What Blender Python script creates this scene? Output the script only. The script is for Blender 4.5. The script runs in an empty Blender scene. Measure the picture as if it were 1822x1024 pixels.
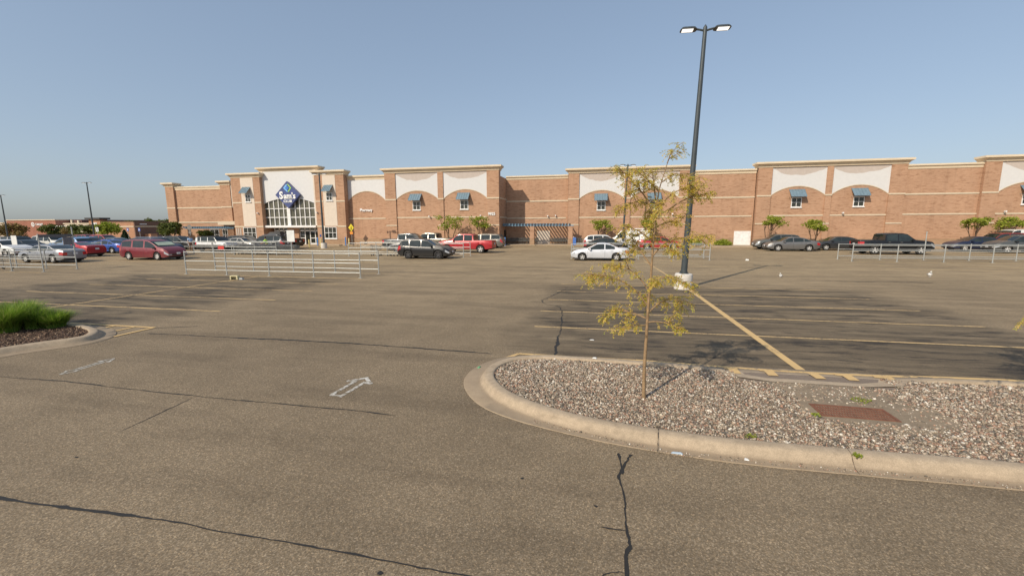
import bpy, bmesh, math, random
import numpy as np
from mathutils import Vector, Matrix
random.seed(7); RNG = np.random.default_rng(7)
S = bpy.context.scene
COL = S.collection
PI = math.pi
rad = math.radians

# ------------------------------------------------------------------ camera
CAM_H = 2.85
def cam_basis(yaw, pit, rol):
    cyw, sy = math.cos(yaw), math.sin(yaw); cp, sp = math.cos(pit), math.sin(pit)
    f = Vector((sy*cp, cyw*cp, sp)); r = Vector((cyw, -sy, 0)); u = r.cross(f)
    c, s = math.cos(rol), math.sin(rol)
    return c*r+s*u, -s*r+c*u, f
r_, u_, f_ = cam_basis(rad(-11.70), rad(-8.43), rad(-0.268))
cd = bpy.data.cameras.new('camera'); cam = bpy.data.objects.new('camera', cd); COL.objects.link(cam)
cd.sensor_fit = 'HORIZONTAL'; cd.sensor_width = 36; cd.lens = 36*757.9/1822
cd.clip_start = 0.1; cd.clip_end = 6000
m = Matrix.Identity(4)
for i in range(3):
    m[i][0] = r_[i]; m[i][1] = u_[i]; m[i][2] = -f_[i]
m[2][3] = CAM_H
cam.matrix_world = m
S.camera = cam

# ------------------------------------------------------------------ world, sun, exposure
SUN_EL, SUN_AZ = rad(37), rad(211)     # azimuth clockwise from +Y
w = bpy.data.worlds.new('World'); S.world = w; w.use_nodes = True
nt = w.node_tree; nt.nodes.clear()
sky = nt.nodes.new('ShaderNodeTexSky'); sky.sky_type = 'NISHITA'; sky.sun_disc = False
sky.sun_elevation = SUN_EL; sky.sun_rotation = SUN_AZ
sky.air_density = 1.0; sky.dust_density = 2.0; sky.ozone_density = 1.0; sky.altitude = 200
bg = nt.nodes.new('ShaderNodeBackground'); bg.inputs['Strength'].default_value = 0.15
wo = nt.nodes.new('ShaderNodeOutputWorld')
# thin even haze: the sky's own range is narrowed and its colour shifted a little
gm = nt.nodes.new('ShaderNodeGamma'); gm.inputs[1].default_value = .5; nt.links.new(sky.outputs[0], gm.inputs[0])
ml = nt.nodes.new('ShaderNodeMix'); ml.data_type = 'RGBA'; ml.blend_type = 'MULTIPLY'; ml.inputs[0].default_value = 1; ml.inputs[7].default_value = (1.15,1.26,1.40,1)
nt.links.new(gm.outputs[0], ml.inputs[6]); nt.links.new(ml.outputs[2], bg.inputs[0]); nt.links.new(bg.outputs[0], wo.inputs[0])
sd = bpy.data.lights.new('sun', 'SUN'); sd.energy = 3.0; sd.angle = rad(0.6); sd.color = (1.0, 0.885, 0.72)
sun = bpy.data.objects.new('sun', sd); COL.objects.link(sun)
sdir = Vector((math.sin(SUN_AZ)*math.cos(SUN_EL), math.cos(SUN_AZ)*math.cos(SUN_EL), math.sin(SUN_EL)))
sun.rotation_euler = sdir.to_track_quat('Z', 'Y').to_euler()
sun.location = sdir*100
S.view_settings.view_transform = 'Standard'; S.view_settings.look = 'None'
S.view_settings.exposure = 0.45; S.view_settings.gamma = 1.0

# ------------------------------------------------------------------ helpers
class MB:
    """collects polygons and links them as one mesh object"""
    def __init__(s): s.v = []; s.f = []
    def add(s, vs, fs):
        n = len(s.v); s.v += [tuple(p) for p in vs]; s.f += [tuple(i+n for i in f) for f in fs]; return s
    def box(s, x0, x1, y0, y1, z0, z1):
        return s.add([(x0,y0,z0),(x1,y0,z0),(x1,y1,z0),(x0,y1,z0),(x0,y0,z1),(x1,y0,z1),(x1,y1,z1),(x0,y1,z1)],
                     [(0,3,2,1),(4,5,6,7),(0,1,5,4),(1,2,6,5),(2,3,7,6),(3,0,4,7)])
    def tube(s, pts, r, n=6, caps=True):
        pts = [Vector(p) for p in pts]
        rs = r if isinstance(r, (list, tuple)) else [r]*len(pts)
        rings = []
        for i, p in enumerate(pts):
            d = (pts[min(i+1, len(pts)-1)] - pts[max(i-1, 0)])
            if d.length < 1e-9: d = Vector((0,0,1))
            d.normalize()
            a = d.cross(Vector((0,0,1)) if abs(d.z) < .9 else Vector((1,0,0))).normalized(); b = d.cross(a)
            rings.append([p + (a*math.cos(2*PI*k/n) + b*math.sin(2*PI*k/n))*rs[i] for k in range(n)])
        vs = [q for rg in rings for q in rg]; fs = []
        for i in range(len(pts)-1):
            for k in range(n):
                fs.append((i*n+k, i*n+(k+1)%n, (i+1)*n+(k+1)%n, (i+1)*n+k))
        if caps:
            fs.append(tuple(range(n-1,-1,-1))); fs.append(tuple((len(pts)-1)*n+k for k in range(n)))
        return s.add(vs, fs)
    def lathe(s, prof, c=(0,0,0), axis='z', n=24):
        vs = []; fs = []
        for k in range(n):
            a = 2*PI*k/n
            for (r, h) in prof:
                if axis == 'z': vs.append((c[0]+r*math.cos(a), c[1]+r*math.sin(a), c[2]+h))
                else: vs.append((c[0]+r*math.cos(a), c[1]+h, c[2]+r*math.sin(a)))
        L = len(prof)
        for k in range(n):
            for j in range(L-1):
                q = (k*L+j, ((k+1)%n)*L+j, ((k+1)%n)*L+j+1, k*L+j+1)
                fs.append(q if axis == 'z' else q[::-1])
        return s.add(vs, fs)
    def prism_xz(s, poly, y0, y1):
        """polygon in x,z extruded from y0 (front) to y1"""
        n = len(poly)
        vs = [(x,y0,z) for x,z in poly] + [(x,y1,z) for x,z in poly]
        fs = [tuple(range(n)), tuple(range(2*n-1, n-1, -1))] + [(i, i+n, (i+1)%n+n, (i+1)%n) for i in range(n)]
        return s.add(vs, fs)
    def prism_xy(s, poly, z0, z1):
        n = len(poly)
        vs = [(x,y,z0) for x,y in poly] + [(x,y,z1) for x,y in poly]
        fs = [tuple(range(n-1,-1,-1)), tuple(range(n, 2*n))] + [(i, (i+1)%n, (i+1)%n+n, i+n) for i in range(n)]
        return s.add(vs, fs)
    def build(s, name, mat, parent=None, smooth=None, fix=True):
        me = bpy.data.meshes.new(name); me.from_pydata(s.v, [], s.f)
        if fix:
            bm = bmesh.new(); bm.from_mesh(me); bmesh.ops.recalc_face_normals(bm, faces=bm.faces); bm.to_mesh(me); bm.free()
        return link_mesh(name, me, mat, parent, smooth)

def link_mesh(name, me, mat, parent=None, smooth=None):
    if mat: me.materials.append(mat)
    if smooth is not None:
        me.polygons.foreach_set('use_smooth', [True]*len(me.polygons))
        if smooth < 180: me.set_sharp_from_angle(angle=rad(smooth))
    o = bpy.data.objects.new(name, me); COL.objects.link(o)
    if parent: o.parent = parent
    return o

def tag(o, label=None, cat=None, group=None, kind=None):
    if label: o['label'] = label
    if cat: o['category'] = cat
    if group: o['group'] = group
    if kind: o['kind'] = kind
    return o

def thing(name, label, cat, loc=(0,0,0), rz=0, group=None):
    o = bpy.data.objects.new(name, None); COL.objects.link(o); o.empty_display_size = .3
    o.location = loc; o.rotation_euler = (0,0,rz)
    return tag(o, label, cat, group)

def copy_tree(o, parent=None):
    c = o.copy(); COL.objects.link(c); c.parent = parent
    for ch in list(o.children): copy_tree(ch, c)
    return c

def text_mesh(body, size, depth=.03, bold=0.0):
    cu = bpy.data.curves.new('t', 'FONT'); cu.body = body; cu.size = size; cu.extrude = depth; cu.offset = bold
    cu.align_x = 'CENTER'; cu.resolution_u = 3
    o = bpy.data.objects.new('t', cu); COL.objects.link(o)
    bpy.context.view_layer.update()
    me = bpy.data.meshes.new_from_object(o.evaluated_get(bpy.context.evaluated_depsgraph_get()))
    bpy.data.objects.remove(o); bpy.data.curves.remove(cu)
    return me

def place_text(name, body, mat, parent, x, y, z, width, height, depth=.03, bold=0.0, rz=0):
    """letters standing on an x,z wall, fitted to width and cap height; x centre, z baseline"""
    me = text_mesh(body, 1.0, .5, bold)
    co = np.empty(len(me.vertices)*3); me.vertices.foreach_get('co', co); co = co.reshape(-1,3)
    mn, mx = co.min(0), co.max(0)
    sx = width/(mx[0]-mn[0]); sz = height/(mx[1]-max(mn[1], 0) if mx[1] > 0 else 1)
    new = np.empty_like(co)
    new[:,0] = (co[:,0]-(mn[0]+mx[0])/2)*sx; new[:,1] = -co[:,2]*depth*2; new[:,2] = co[:,1]*sz
    me.vertices.foreach_set('co', new.ravel()); me.update()
    o = link_mesh(name, me, mat, parent); o.location = (x,y,z); o.rotation_euler = (0,0,rz)
    return o

# ------------------------------------------------------------------ materials
MATS = {}
def nodes(name):
    m = bpy.data.materials.new(name); m.use_nodes = True
    nt = m.node_tree; b = nt.nodes['Principled BSDF']
    return m, nt, b
def N(nt, t, **kw):
    n = nt.nodes.new(t)
    for k, v in kw.items():
        if k in n.inputs: n.inputs[k].default_value = v
        else: setattr(n, k, v)
    return n
def ramp(nt, fac, stops):
    r = nt.nodes.new('ShaderNodeValToRGB'); e = r.color_ramp.elements
    while len(e) > 1: e.remove(e[0])
    for i, (p, c) in enumerate(stops):
        q = e[0] if i == 0 else e.new(p)
        q.position = p; q.color = (c[0],c[1],c[2],1) if not isinstance(c, float) else (c,c,c,1)
    nt.links.new(fac, r.inputs[0]); return r.outputs[0]
def mixc(nt, fac, a, b, mode='MIX'):
    n = nt.nodes.new('ShaderNodeMix'); n.data_type = 'RGBA'; n.blend_type = mode
    for s, v in ((0, fac), (6, a), (7, b)):
        if hasattr(v, 'links'): nt.links.new(v, n.inputs[s])
        elif s == 0: n.inputs[0].default_value = v
        else: n.inputs[s].default_value = (v[0], v[1], v[2], 1)
    return n.outputs[2]
def math_(nt, op, a, b=None, c=None):
    n = nt.nodes.new('ShaderNodeMath'); n.operation = op
    for s, v in ((0, a), (1, b), (2, c)):
        if v is None: continue
        if hasattr(v, 'links'): nt.links.new(v, n.inputs[s])
        else: n.inputs[s].default_value = v
    return n.outputs[0]
def pos(nt, scale=(1,1,1)):
    g = nt.nodes.new('ShaderNodeNewGeometry'); mp = nt.nodes.new('ShaderNodeMapping')
    mp.inputs['Scale'].default_value = scale
    nt.links.new(g.outputs['Position'], mp.inputs['Vector']); return mp.outputs[0]
def objpos(nt, scale=(1,1,1)):
    g = nt.nodes.new('ShaderNodeTexCoord'); mp = nt.nodes.new('ShaderNodeMapping')
    mp.inputs['Scale'].default_value = scale
    nt.links.new(g.outputs['Object'], mp.inputs['Vector']); return mp.outputs[0]
def noise(nt, vec, scale, detail=4, rough=.55):
    n = nt.nodes.new('ShaderNodeTexNoise'); n.inputs['Scale'].default_value = scale
    n.inputs['Detail'].default_value = detail; n.inputs['Roughness'].default_value = rough
    nt.links.new(vec, n.inputs['Vector']); return n.outputs[0]
def bump(nt, b, h, strength=.3, dist=.01):
    n = nt.nodes.new('ShaderNodeBump'); n.inputs['Strength'].default_value = strength; n.inputs['Distance'].default_value = dist
    nt.links.new(h, n.inputs['Height']); nt.links.new(n.outputs[0], b.inputs['Normal'])

def plain(name, col, rough=.6, metal=0.0, coat=0.0, var=.12, vscale=3.0, spec=None):
    """a colour with slight uneven wear"""
    if name in MATS: return MATS[name]
    m, nt, b = nodes(name)
    n = noise(nt, objpos(nt), vscale, 5)
    lo = tuple(c*(1-var) for c in col); hi = tuple(min(1, c*(1+var)) for c in col)
    nt.links.new(ramp(nt, n, [(.3, lo), (.7, hi)]), b.inputs['Base Color'])
    b.inputs['Roughness'].default_value = rough; b.inputs['Metallic'].default_value = metal
    if coat: b.inputs['Coat Weight'].default_value = coat; b.inputs['Coat Roughness'].default_value = .04
    if spec is not None: b.inputs['Specular IOR Level'].default_value = spec
    MATS[name] = m; return m

def paint_mat(name, col, metal=.25, rough=.42):
    if name in MATS: return MATS[name]
    m, nt, b = nodes(name)
    n = noise(nt, objpos(nt), 2.5, 6)
    lo = tuple(c*.9 for c in col)
    c = ramp(nt, n, [(.35, lo), (.65, col)])
    # road dust on the lower body
    sx = nt.nodes.new('ShaderNodeSeparateXYZ'); nt.links.new(objpos(nt), sx.inputs[0])
    d = math_(nt, 'MULTIPLY', ramp(nt, sx.outputs[2], [(.15, 1.0), (.62, 0.0)]), .20)
    nt.links.new(mixc(nt, d, c, (.17,.15,.12)), b.inputs['Base Color'])
    b.inputs['Metallic'].default_value = metal; b.inputs['Roughness'].default_value = rough
    b.inputs['Coat Weight'].default_value = .35; b.inputs['Coat Roughness'].default_value = .16
    MATS[name] = m; return m

def asphalt_mat():
    m, nt, b = nodes('asphalt')
    P = pos(nt)
    sx = nt.nodes.new('ShaderNodeSeparateXYZ'); nt.links.new(P, sx.inputs[0])
    big = noise(nt, P, .16, 6, .66)
    base = ramp(nt, big, [(.32, (.160,.124,.082)), (.45, (.206,.159,.104)), (.58, (.238,.184,.120)), (.70, (.275,.214,.142))])
    mid = noise(nt, P, .9, 5, .65)
    base = mixc(nt, .35, base, ramp(nt, mid, [(.3, (.160,.123,.080)), (.7, (.285,.221,.146))]))
    # lighter with distance: view-angle brightening painted into the asphalt colour
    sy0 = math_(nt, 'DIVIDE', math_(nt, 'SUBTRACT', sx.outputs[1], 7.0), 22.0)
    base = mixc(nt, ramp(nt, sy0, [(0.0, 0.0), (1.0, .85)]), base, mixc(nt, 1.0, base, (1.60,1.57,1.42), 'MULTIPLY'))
    # worn, greasy parking bays: darker, streaked along x
    def rng(o, a, b_, soft):
        up = math_(nt, 'SMOOTH_MIN', math_(nt, 'DIVIDE', math_(nt, 'SUBTRACT', o, a), soft), 1.0, .2)
        dn = math_(nt, 'SMOOTH_MIN', math_(nt, 'DIVIDE', math_(nt, 'SUBTRACT', b_, o), soft), 1.0, .2)
        return math_(nt, 'MAXIMUM', math_(nt, 'MULTIPLY', math_(nt, 'MAXIMUM', up, 0.0), math_(nt, 'MAXIMUM', dn, 0.0)), 0.0)
    wob = math_(nt, 'MULTIPLY', math_(nt, 'SUBTRACT', noise(nt, P, .5, 3), .5), 3.0)
    xx = math_(nt, 'ADD', sx.outputs[0], wob)
    yy = math_(nt, 'ADD', sx.outputs[1], wob)
    bays = math_(nt, 'MULTIPLY', math_(nt, 'ADD', rng(xx, -2.6, 11.5, 1.5), rng(xx, -28.0, -13.0, 1.5)), rng(yy, 8.6, 21.0, .8))
    st = noise(nt, pos(nt, (.28, 1.7, 1)), 1.0, 6, .68)
    st2 = noise(nt, pos(nt, (.5, 2.6, 1)), 1.0, 4, .6)
    dark = ramp(nt, st, [(.38, .22), (.50, .62), (.60, 1.0)])
    f = math_(nt, 'MULTIPLY', bays, math_(nt, 'MULTIPLY', dark, .80))
    base = mixc(nt, f, base, (.072,.058,.042))
    # streaks across the rest of the lot, far part
    far = rng(sx.outputs[1], 12.0, 90.0, 12.0)
    f2 = math_(nt, 'MULTIPLY', far, math_(nt, 'MULTIPLY', ramp(nt, st2, [(.5, 0.0), (.72, 1.0)]), .45))
    base = mixc(nt, f2, base, (.13,.098,.066))
    # polished wheel paths and old drips along the drive aisle
    lane = noise(nt, pos(nt, (.16, 1.1, 1)), 1.0, 5, .62)
    base = mixc(nt, math_(nt, 'MULTIPLY', ramp(nt, lane, [(.48, 0.0), (.64, 1.0)]), .40), base, (.122,.093,.062))
    drip = nt.nodes.new('ShaderNodeTexVoronoi'); drip.inputs['Scale'].default_value = 1.7; nt.links.new(P, drip.inputs['Vector'])
    ds = nt.nodes.new('ShaderNodeSeparateColor'); nt.links.new(drip.outputs['Color'], ds.inputs[0])
    dk = math_(nt, 'MULTIPLY', ramp(nt, drip.outputs['Distance'], [(.03, 1.0), (.09, 0.0)]), math_(nt, 'GREATER_THAN', ds.outputs[0], .80))
    base = mixc(nt, math_(nt, 'MULTIPLY', dk, .45), base, (.05,.042,.034))
    # scuffed black rubber and oil drifts lying along the bays
    st3 = noise(nt, pos(nt, (.55, 2.2, 1)), .8, 8, .72)
    f3 = math_(nt, 'MULTIPLY', bays, math_(nt, 'MULTIPLY', ramp(nt, st3, [(.52, 0.0), (.61, 1.0)]), .82))
    base = mixc(nt, f3, base, (.036,.031,.027))
    # oil spots
    oil = nt.nodes.new('ShaderNodeTexVoronoi'); oil.inputs['Scale'].default_value = .55
    nt.links.new(P, oil.inputs['Vector'])
    of = math_(nt, 'MULTIPLY', ramp(nt, math_(nt, 'ADD', oil.outputs['Distance'], math_(nt, 'MULTIPLY', mid, .3)), [(.22, 1.0), (.34, 0.0)]), math_(nt, 'MULTIPLY', bays, .55))
    base = mixc(nt, of, base, (.035,.031,.028))
    # exposed stone
    vo = nt.nodes.new('ShaderNodeTexVoronoi'); vo.inputs['Scale'].default_value = 88; vo.inputs['Randomness'].default_value = 1
    nt.links.new(P, vo.inputs['Vector'])
    sp = nt.nodes.new('ShaderNodeSeparateColor'); nt.links.new(vo.outputs['Color'], sp.inputs[0])
    tone = ramp(nt, sp.outputs[0], [(0, .42), (.35, .78), (.7, 1.12), (.9, 1.55), (1, 2.2)])
    hue = mixc(nt, sp.outputs[1], (1.06,.99,.90), (.94,.99,1.08))
    stone = mixc(nt, 1.0, tone, hue, 'MULTIPLY')
    fade = math_(nt, 'SUBTRACT', 1.0, math_(nt, 'MULTIPLY', bays, .55))
    fin = noise(nt, P, 28, 3, .7)
    stone = mixc(nt, 1.0, stone, ramp(nt, fin, [(.3, .68), (.7, 1.32)]), 'MULTIPLY')
    base = mixc(nt, math_(nt, 'MULTIPLY', fade, .62), base, mixc(nt, 1.0, base, stone, 'MULTIPLY'))
    nt.links.new(base, b.inputs['Base Color'])
    b.inputs['Roughness'].default_value = .88; b.inputs['Specular IOR Level'].default_value = .25
    bump(nt, b, sp.outputs[0], .35, .006)
    MATS['asphalt'] = m; return m

def worn_paint(name, col, wear=.5, under=(.11,.095,.075)):
    m, nt, b = nodes(name)
    P = pos(nt)
    n = noise(nt, P, 14, 6, .75); n2 = noise(nt, P, 1.3, 4, .6)
    k = math_(nt, 'ADD', math_(nt, 'MULTIPLY', n, .6), math_(nt, 'MULTIPLY', n2, .4))
    f = ramp(nt, k, [(wear-.06, 0.0), (wear+.06, 1.0)])
    nt.links.new(mixc(nt, f, under, mixc(nt, n2, tuple(c*.85 for c in col), col)), b.inputs['Base Color'])
    b.inputs['Roughness'].default_value = .8
    MATS[name] = m; return m

def brick_mat(name, c1, c2, c3, mortar):
    m, nt, b = nodes(name)
    g = nt.nodes.new('ShaderNodeNewGeometry'); sx = nt.nodes.new('ShaderNodeSeparateXYZ'); nt.links.new(g.outputs['Position'], sx.inputs[0])
    cb = nt.nodes.new('ShaderNodeCombineXYZ')
    nt.links.new(math_(nt, 'ADD', sx.outputs[0], sx.outputs[1]), cb.inputs[0]); nt.links.new(sx.outputs[2], cb.inputs[1])
    br = nt.nodes.new('ShaderNodeTexBrick'); nt.links.new(cb.outputs[0], br.inputs['Vector'])
    br.inputs['Scale'].default_value = 1; br.inputs['Brick Width'].default_value = .30; br.inputs['Row Height'].default_value = .10
    br.inputs['Mortar Size'].default_value = .010; br.inputs['Bias'].default_value = -.1
    br.inputs['Color1'].default_value = (*c1, 1); br.inputs['Color2'].default_value = (*c2, 1); br.inputs['Mortar'].default_value = (*mortar, 1)
    mp = nt.nodes.new('ShaderNodeMapping'); mp.inputs['Scale'].default_value = (.9, 3.6, 1); nt.links.new(cb.outputs[0], mp.inputs[0])
    bl = noise(nt, mp.outputs[0], 1.3, 4, .7)
    f = math_(nt, 'MULTIPLY', ramp(nt, bl, [(.53, 0.0), (.64, 1.0)]), .62)
    c = mixc(nt, f, br.outputs[0], c3)
    lo = noise(nt, cb.outputs[0], .35, 4)
    c = mixc(nt, .5, c, mixc(nt, 1.0, c, ramp(nt, lo, [(.3, .82), (.7, 1.16)]), 'MULTIPLY'))
    mp2 = nt.nodes.new('ShaderNodeMapping'); mp2.inputs['Scale'].default_value = (1.6, .16, 1); nt.links.new(cb.outputs[0], mp2.inputs[0])
    run = noise(nt, mp2.outputs[0], 1.0, 5, .6)
    c = mixc(nt, math_(nt, 'MULTIPLY', ramp(nt, run, [(.54, 0.0), (.70, 1.0)]), .30), c, tuple(q*.55 for q in c1))
    nt.links.new(c, b.inputs['Base Color']); b.inputs['Roughness'].default_value = .9
    b.inputs['Specular IOR Level'].default_value = .2
    bump(nt, b, br.outputs['Fac'], -.25, .01)
    MATS[name] = m; return m

def concrete(name, col, scale=6.0):
    m, nt, b = nodes(name)
    P = pos(nt)
    n = noise(nt, P, scale, 8, .7); n2 = noise(nt, P, .8, 4); n3 = noise(nt, P, 90, 2, .6)
    c = ramp(nt, n, [(.3, tuple(x*.78 for x in col)), (.55, col), (.75, tuple(x*1.12 for x in col))])
    c = mixc(nt, .6, c, mixc(nt, 1.0, c, ramp(nt, n2, [(.3, .78), (.7, 1.15)]), 'MULTIPLY'))
    c = mixc(nt, .7, c, mixc(nt, 1.0, c, ramp(nt, n3, [(.3, .75), (.7, 1.25)]), 'MULTIPLY'))
    if name == 'kerb_concrete':
        sz = nt.nodes.new('ShaderNodeSeparateXYZ'); nt.links.new(P, sz.inputs[0])
        zz = math_(nt, 'ADD', sz.outputs[2], math_(nt, 'MULTIPLY', math_(nt, 'SUBTRACT', n, .5), .012))
        gd = ramp(nt, zz, [(.0, .75), (.010, .45), (.017, .95), (.026, .40), (.060, .0)])
        c = mixc(nt, math_(nt, 'MULTIPLY', gd, ramp(nt, n2, [(.3, .45), (.7, .85)])), c, (.20,.145,.092))
        st_ = noise(nt, pos(nt, (2.2, 2.2, 9)), 1.0, 6, .7)
        c = mixc(nt, math_(nt, 'MULTIPLY', ramp(nt, st_, [(.54, 0.0), (.68, 1.0)]), .42), c, (.24,.18,.12))
    nt.links.new(c, b.inputs['Base Color']); b.inputs['Roughness'].default_value = .9
    bump(nt, b, n3, .25, .004)
    MATS[name] = m; return m

def leaf_mat(name, cols, trans=.35):
    m, nt, b = nodes(name)
    g = nt.nodes.new('ShaderNodeNewGeometry')
    k = len(cols)
    c = ramp(nt, g.outputs['Random Per Island'], [(i/(k-1), q) for i, q in enumerate(cols)])
    nt.links.new(c, b.inputs['Base Color']); b.inputs['Roughness'].default_value = .6
    tr = nt.nodes.new('ShaderNodeBsdfTranslucent'); nt.links.new(c, tr.inputs[0])
    mx = nt.nodes.new('ShaderNodeMixShader'); mx.inputs[0].default_value = trans
    out = nt.nodes['Material Output']
    nt.links.new(b.outputs[0], mx.inputs[1]); nt.links.new(tr.outputs[0], mx.inputs[2]); nt.links.new(mx.outputs[0], out.inputs[0])
    MATS[name] = m; return m

def island_mat(name, cols, rough=.8):
    m, nt, b = nodes(name)
    g = nt.nodes.new('ShaderNodeNewGeometry'); k = len(cols)
    c = ramp(nt, g.outputs['Random Per Island'], [(i/(k-1), q) for i, q in enumerate(cols)])
    n = noise(nt, pos(nt), 60, 3)
    c = mixc(nt, 1.0, c, ramp(nt, n, [(.3, .8), (.7, 1.2)]), 'MULTIPLY')
    nt.links.new(c, b.inputs['Base Color']); b.inputs['Roughness'].default_value = rough
    MATS[name] = m; return m

def stucco_stained():
    """white stucco with a faded pinkish upper part, its lower border sagging like an old banner's outline"""
    m, nt, b = nodes('stained_stucco')
    tc = nt.nodes.new('ShaderNodeTexCoord'); sx = nt.nodes.new('ShaderNodeSeparateXYZ'); nt.links.new(tc.outputs['Generated'], sx.inputs[0])
    u = math_(nt, 'SUBTRACT', math_(nt, 'MULTIPLY', sx.outputs[0], 2.0), 1.0)
    n = noise(nt, pos(nt), .5, 2)
    lim = math_(nt, 'ADD', math_(nt, 'MULTIPLY', math_(nt, 'MULTIPLY', u, u), .26), .68)
    lim = math_(nt, 'ADD', lim, math_(nt, 'MULTIPLY', math_(nt, 'SUBTRACT', n, .5), .22))
    f = ramp(nt, math_(nt, 'ADD', math_(nt, 'SUBTRACT', sx.outputs[2], lim), .5), [(.49, 0.0), (.51, 1.0)])
    n2 = noise(nt, pos(nt), 3, 5)
    c = mixc(nt, f, ramp(nt, n2, [(.3, (.615,.61,.605)), (.7, (.65,.645,.64))]), ramp(nt, n2, [(.3, (.47,.405,.36)), (.7, (.52,.455,.41))]))
    nt.links.new(c, b.inputs['Base Color']); b.inputs['Roughness'].default_value = .9
    MATS['stained_stucco'] = m; return m

def glass_mat(name, col, rough=.05):
    if name in MATS: return MATS[name]
    m, nt, b = nodes(name)
    n = noise(nt, objpos(nt), 1.2, 2)
    nt.links.new(ramp(nt, n, [(.35, tuple(c*.7 for c in col)), (.65, tuple(c*1.3 for c in col))]), b.inputs['Base Color'])
    b.inputs['Roughness'].default_value = rough; b.inputs['Specular IOR Level'].default_value = .5
    b.inputs['Coat Weight'].default_value = .25; b.inputs['Coat Roughness'].default_value = .02
    MATS[name] = m; return m

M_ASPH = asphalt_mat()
M_YEL = worn_paint('yellow_line_paint', (.62,.43,.20), .45, (.15,.115,.08))
M_YEL2 = worn_paint('fresh_yellow_paint', (.66,.45,.20), .40, (.17,.13,.09))
M_WHT = worn_paint('worn_white_paint', (.66,.64,.59), .46, (.19,.149,.093))
M_TAR = plain('crack_sealant', (.022,.020,.018), .75, vscale=20)
M_BRICK = brick_mat('tan_brick', (.42,.25,.158), (.48,.295,.193), (.24,.125,.07), (.45,.29,.195))
M_BRICKD = brick_mat('base_course_block', (.34,.215,.13), (.40,.26,.16), (.25,.15,.09), (.36,.27,.19))
M_BRICKFAR = brick_mat('red_brick', (.30,.12,.085), (.36,.15,.10), (.22,.09,.06), (.33,.20,.15))
M_BAND = plain('cream_stone', (.60,.505,.375), .9, var=.07)
M_CORN = plain('cornice_plaster', (.68,.565,.41), .9, var=.06, vscale=1.2)
M_STUC = plain('white_stucco', (.65,.65,.65), .9, var=.035)
M_CREAM = plain('cream_stucco', (.66,.57,.475), .9, var=.05)
M_STAIN = stucco_stained()
M_WHITE = plain('white_metal', (.78,.77,.75), .45)
M_BLUEM = plain('blue_metal', (.175,.255,.31), .45, .2)
M_BLUEP = plain('pergola_blue', (.16,.29,.40), .5)
M_GLASS = glass_mat('window_glass', (.030,.032,.026))
M_GLASSB = glass_mat('tinted_facade_glass', (.105,.10,.072), .25)
M_DARK = plain('dark_opening', (.02,.018,.016), .8)
M_CONC = concrete('kerb_concrete', (.42,.33,.23), 9)
M_POST = plain('galvanised_steel', (.42,.43,.41), .5, .35)
M_POLE = plain('pole_dark_grey', (.062,.074,.080), .45, .2)
M_TYRE = plain('tyre_rubber', (.022,.021,.020), .85)
M_RIM = plain('alloy', (.70,.69,.67), .35, .35)
M_RIMD = plain('dark_alloy', (.16,.16,.17), .3, .75)
M_CHROME = plain('chrome', (.75,.75,.76), .15, 1.0)
M_CGLASS = glass_mat('car_glass', (.022,.030,.030), .05)
M_BLACKP = plain('black_plastic', (.018,.018,.019), .55)
M_RED = plain('tail_lamp_red', (.48,.02,.02), .2, coat=.8)
M_HEAD = plain('headlamp_lens', (.42,.43,.44), .2, .2, coat=.4)
M_PLATE = plain('plate_white', (.65,.66,.68), .5)
M_BARK = plain('bark', (.28,.185,.10), .9, var=.3, vscale=25)
M_BARKD = plain('dark_bark', (.10,.065,.04), .9, var=.3, vscale=10)
M_GRAVB = concrete('gravel_bed', (.22,.17,.13), 20)
M_DIRT = concrete('silt', (.26,.20,.135), 7)
M_RUST = plain('rusted_iron', (.19,.078,.043), .85, var=.3, vscale=12)
M_MULB = concrete('mulch_bed', (.055,.036,.026), 25)
M_PEB = island_mat('pebbles', [(.085,.075,.06),(.23,.175,.12),(.38,.31,.22),(.40,.225,.15),(.15,.12,.09),(.60,.51,.39),(.30,.17,.115),(.12,.105,.09),(.46,.375,.28),(.25,.20,.145),(.74,.68,.58),(.19,.155,.115),(.10,.09,.075),(.32,.255,.18)])
M_CHIP = island_mat('bark_chips', [(.035,.02,.013),(.11,.055,.03),(.065,.036,.022),(.19,.11,.065),(.05,.027,.017),(.32,.22,.14),(.08,.04,.024)])
M_LOCUST = leaf_mat('honeylocust_leaves', [(.60,.45,.06),(.74,.52,.08),(.48,.47,.065),(.76,.47,.13),(.34,.42,.05),(.66,.52,.075),(.82,.58,.26)], .5)
M_CRAB = leaf_mat('small_tree_leaves', [(.20,.27,.025),(.30,.36,.035),(.24,.31,.028),(.43,.44,.06),(.16,.21,.02)], .42)
M_FARL = leaf_mat('far_tree_leaves', [(.075,.105,.018),(.12,.15,.026),(.09,.12,.02),(.16,.17,.035),(.06,.08,.016)], .35)
M_AUTL = leaf_mat('turning_leaves', [(.20,.14,.04),(.26,.18,.05),(.16,.15,.035),(.24,.13,.05),(.13,.11,.03)], .35)
M_GRASSB = leaf_mat('grass_blades', [(.13,.24,.022),(.22,.36,.035),(.08,.16,.015),(.34,.44,.07),(.15,.27,.022),(.42,.42,.13)], .45)
M_LAWN = leaf_mat('lawn', [(.06,.10,.015),(.10,.15,.02),(.08,.12,.02)], .2)
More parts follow.
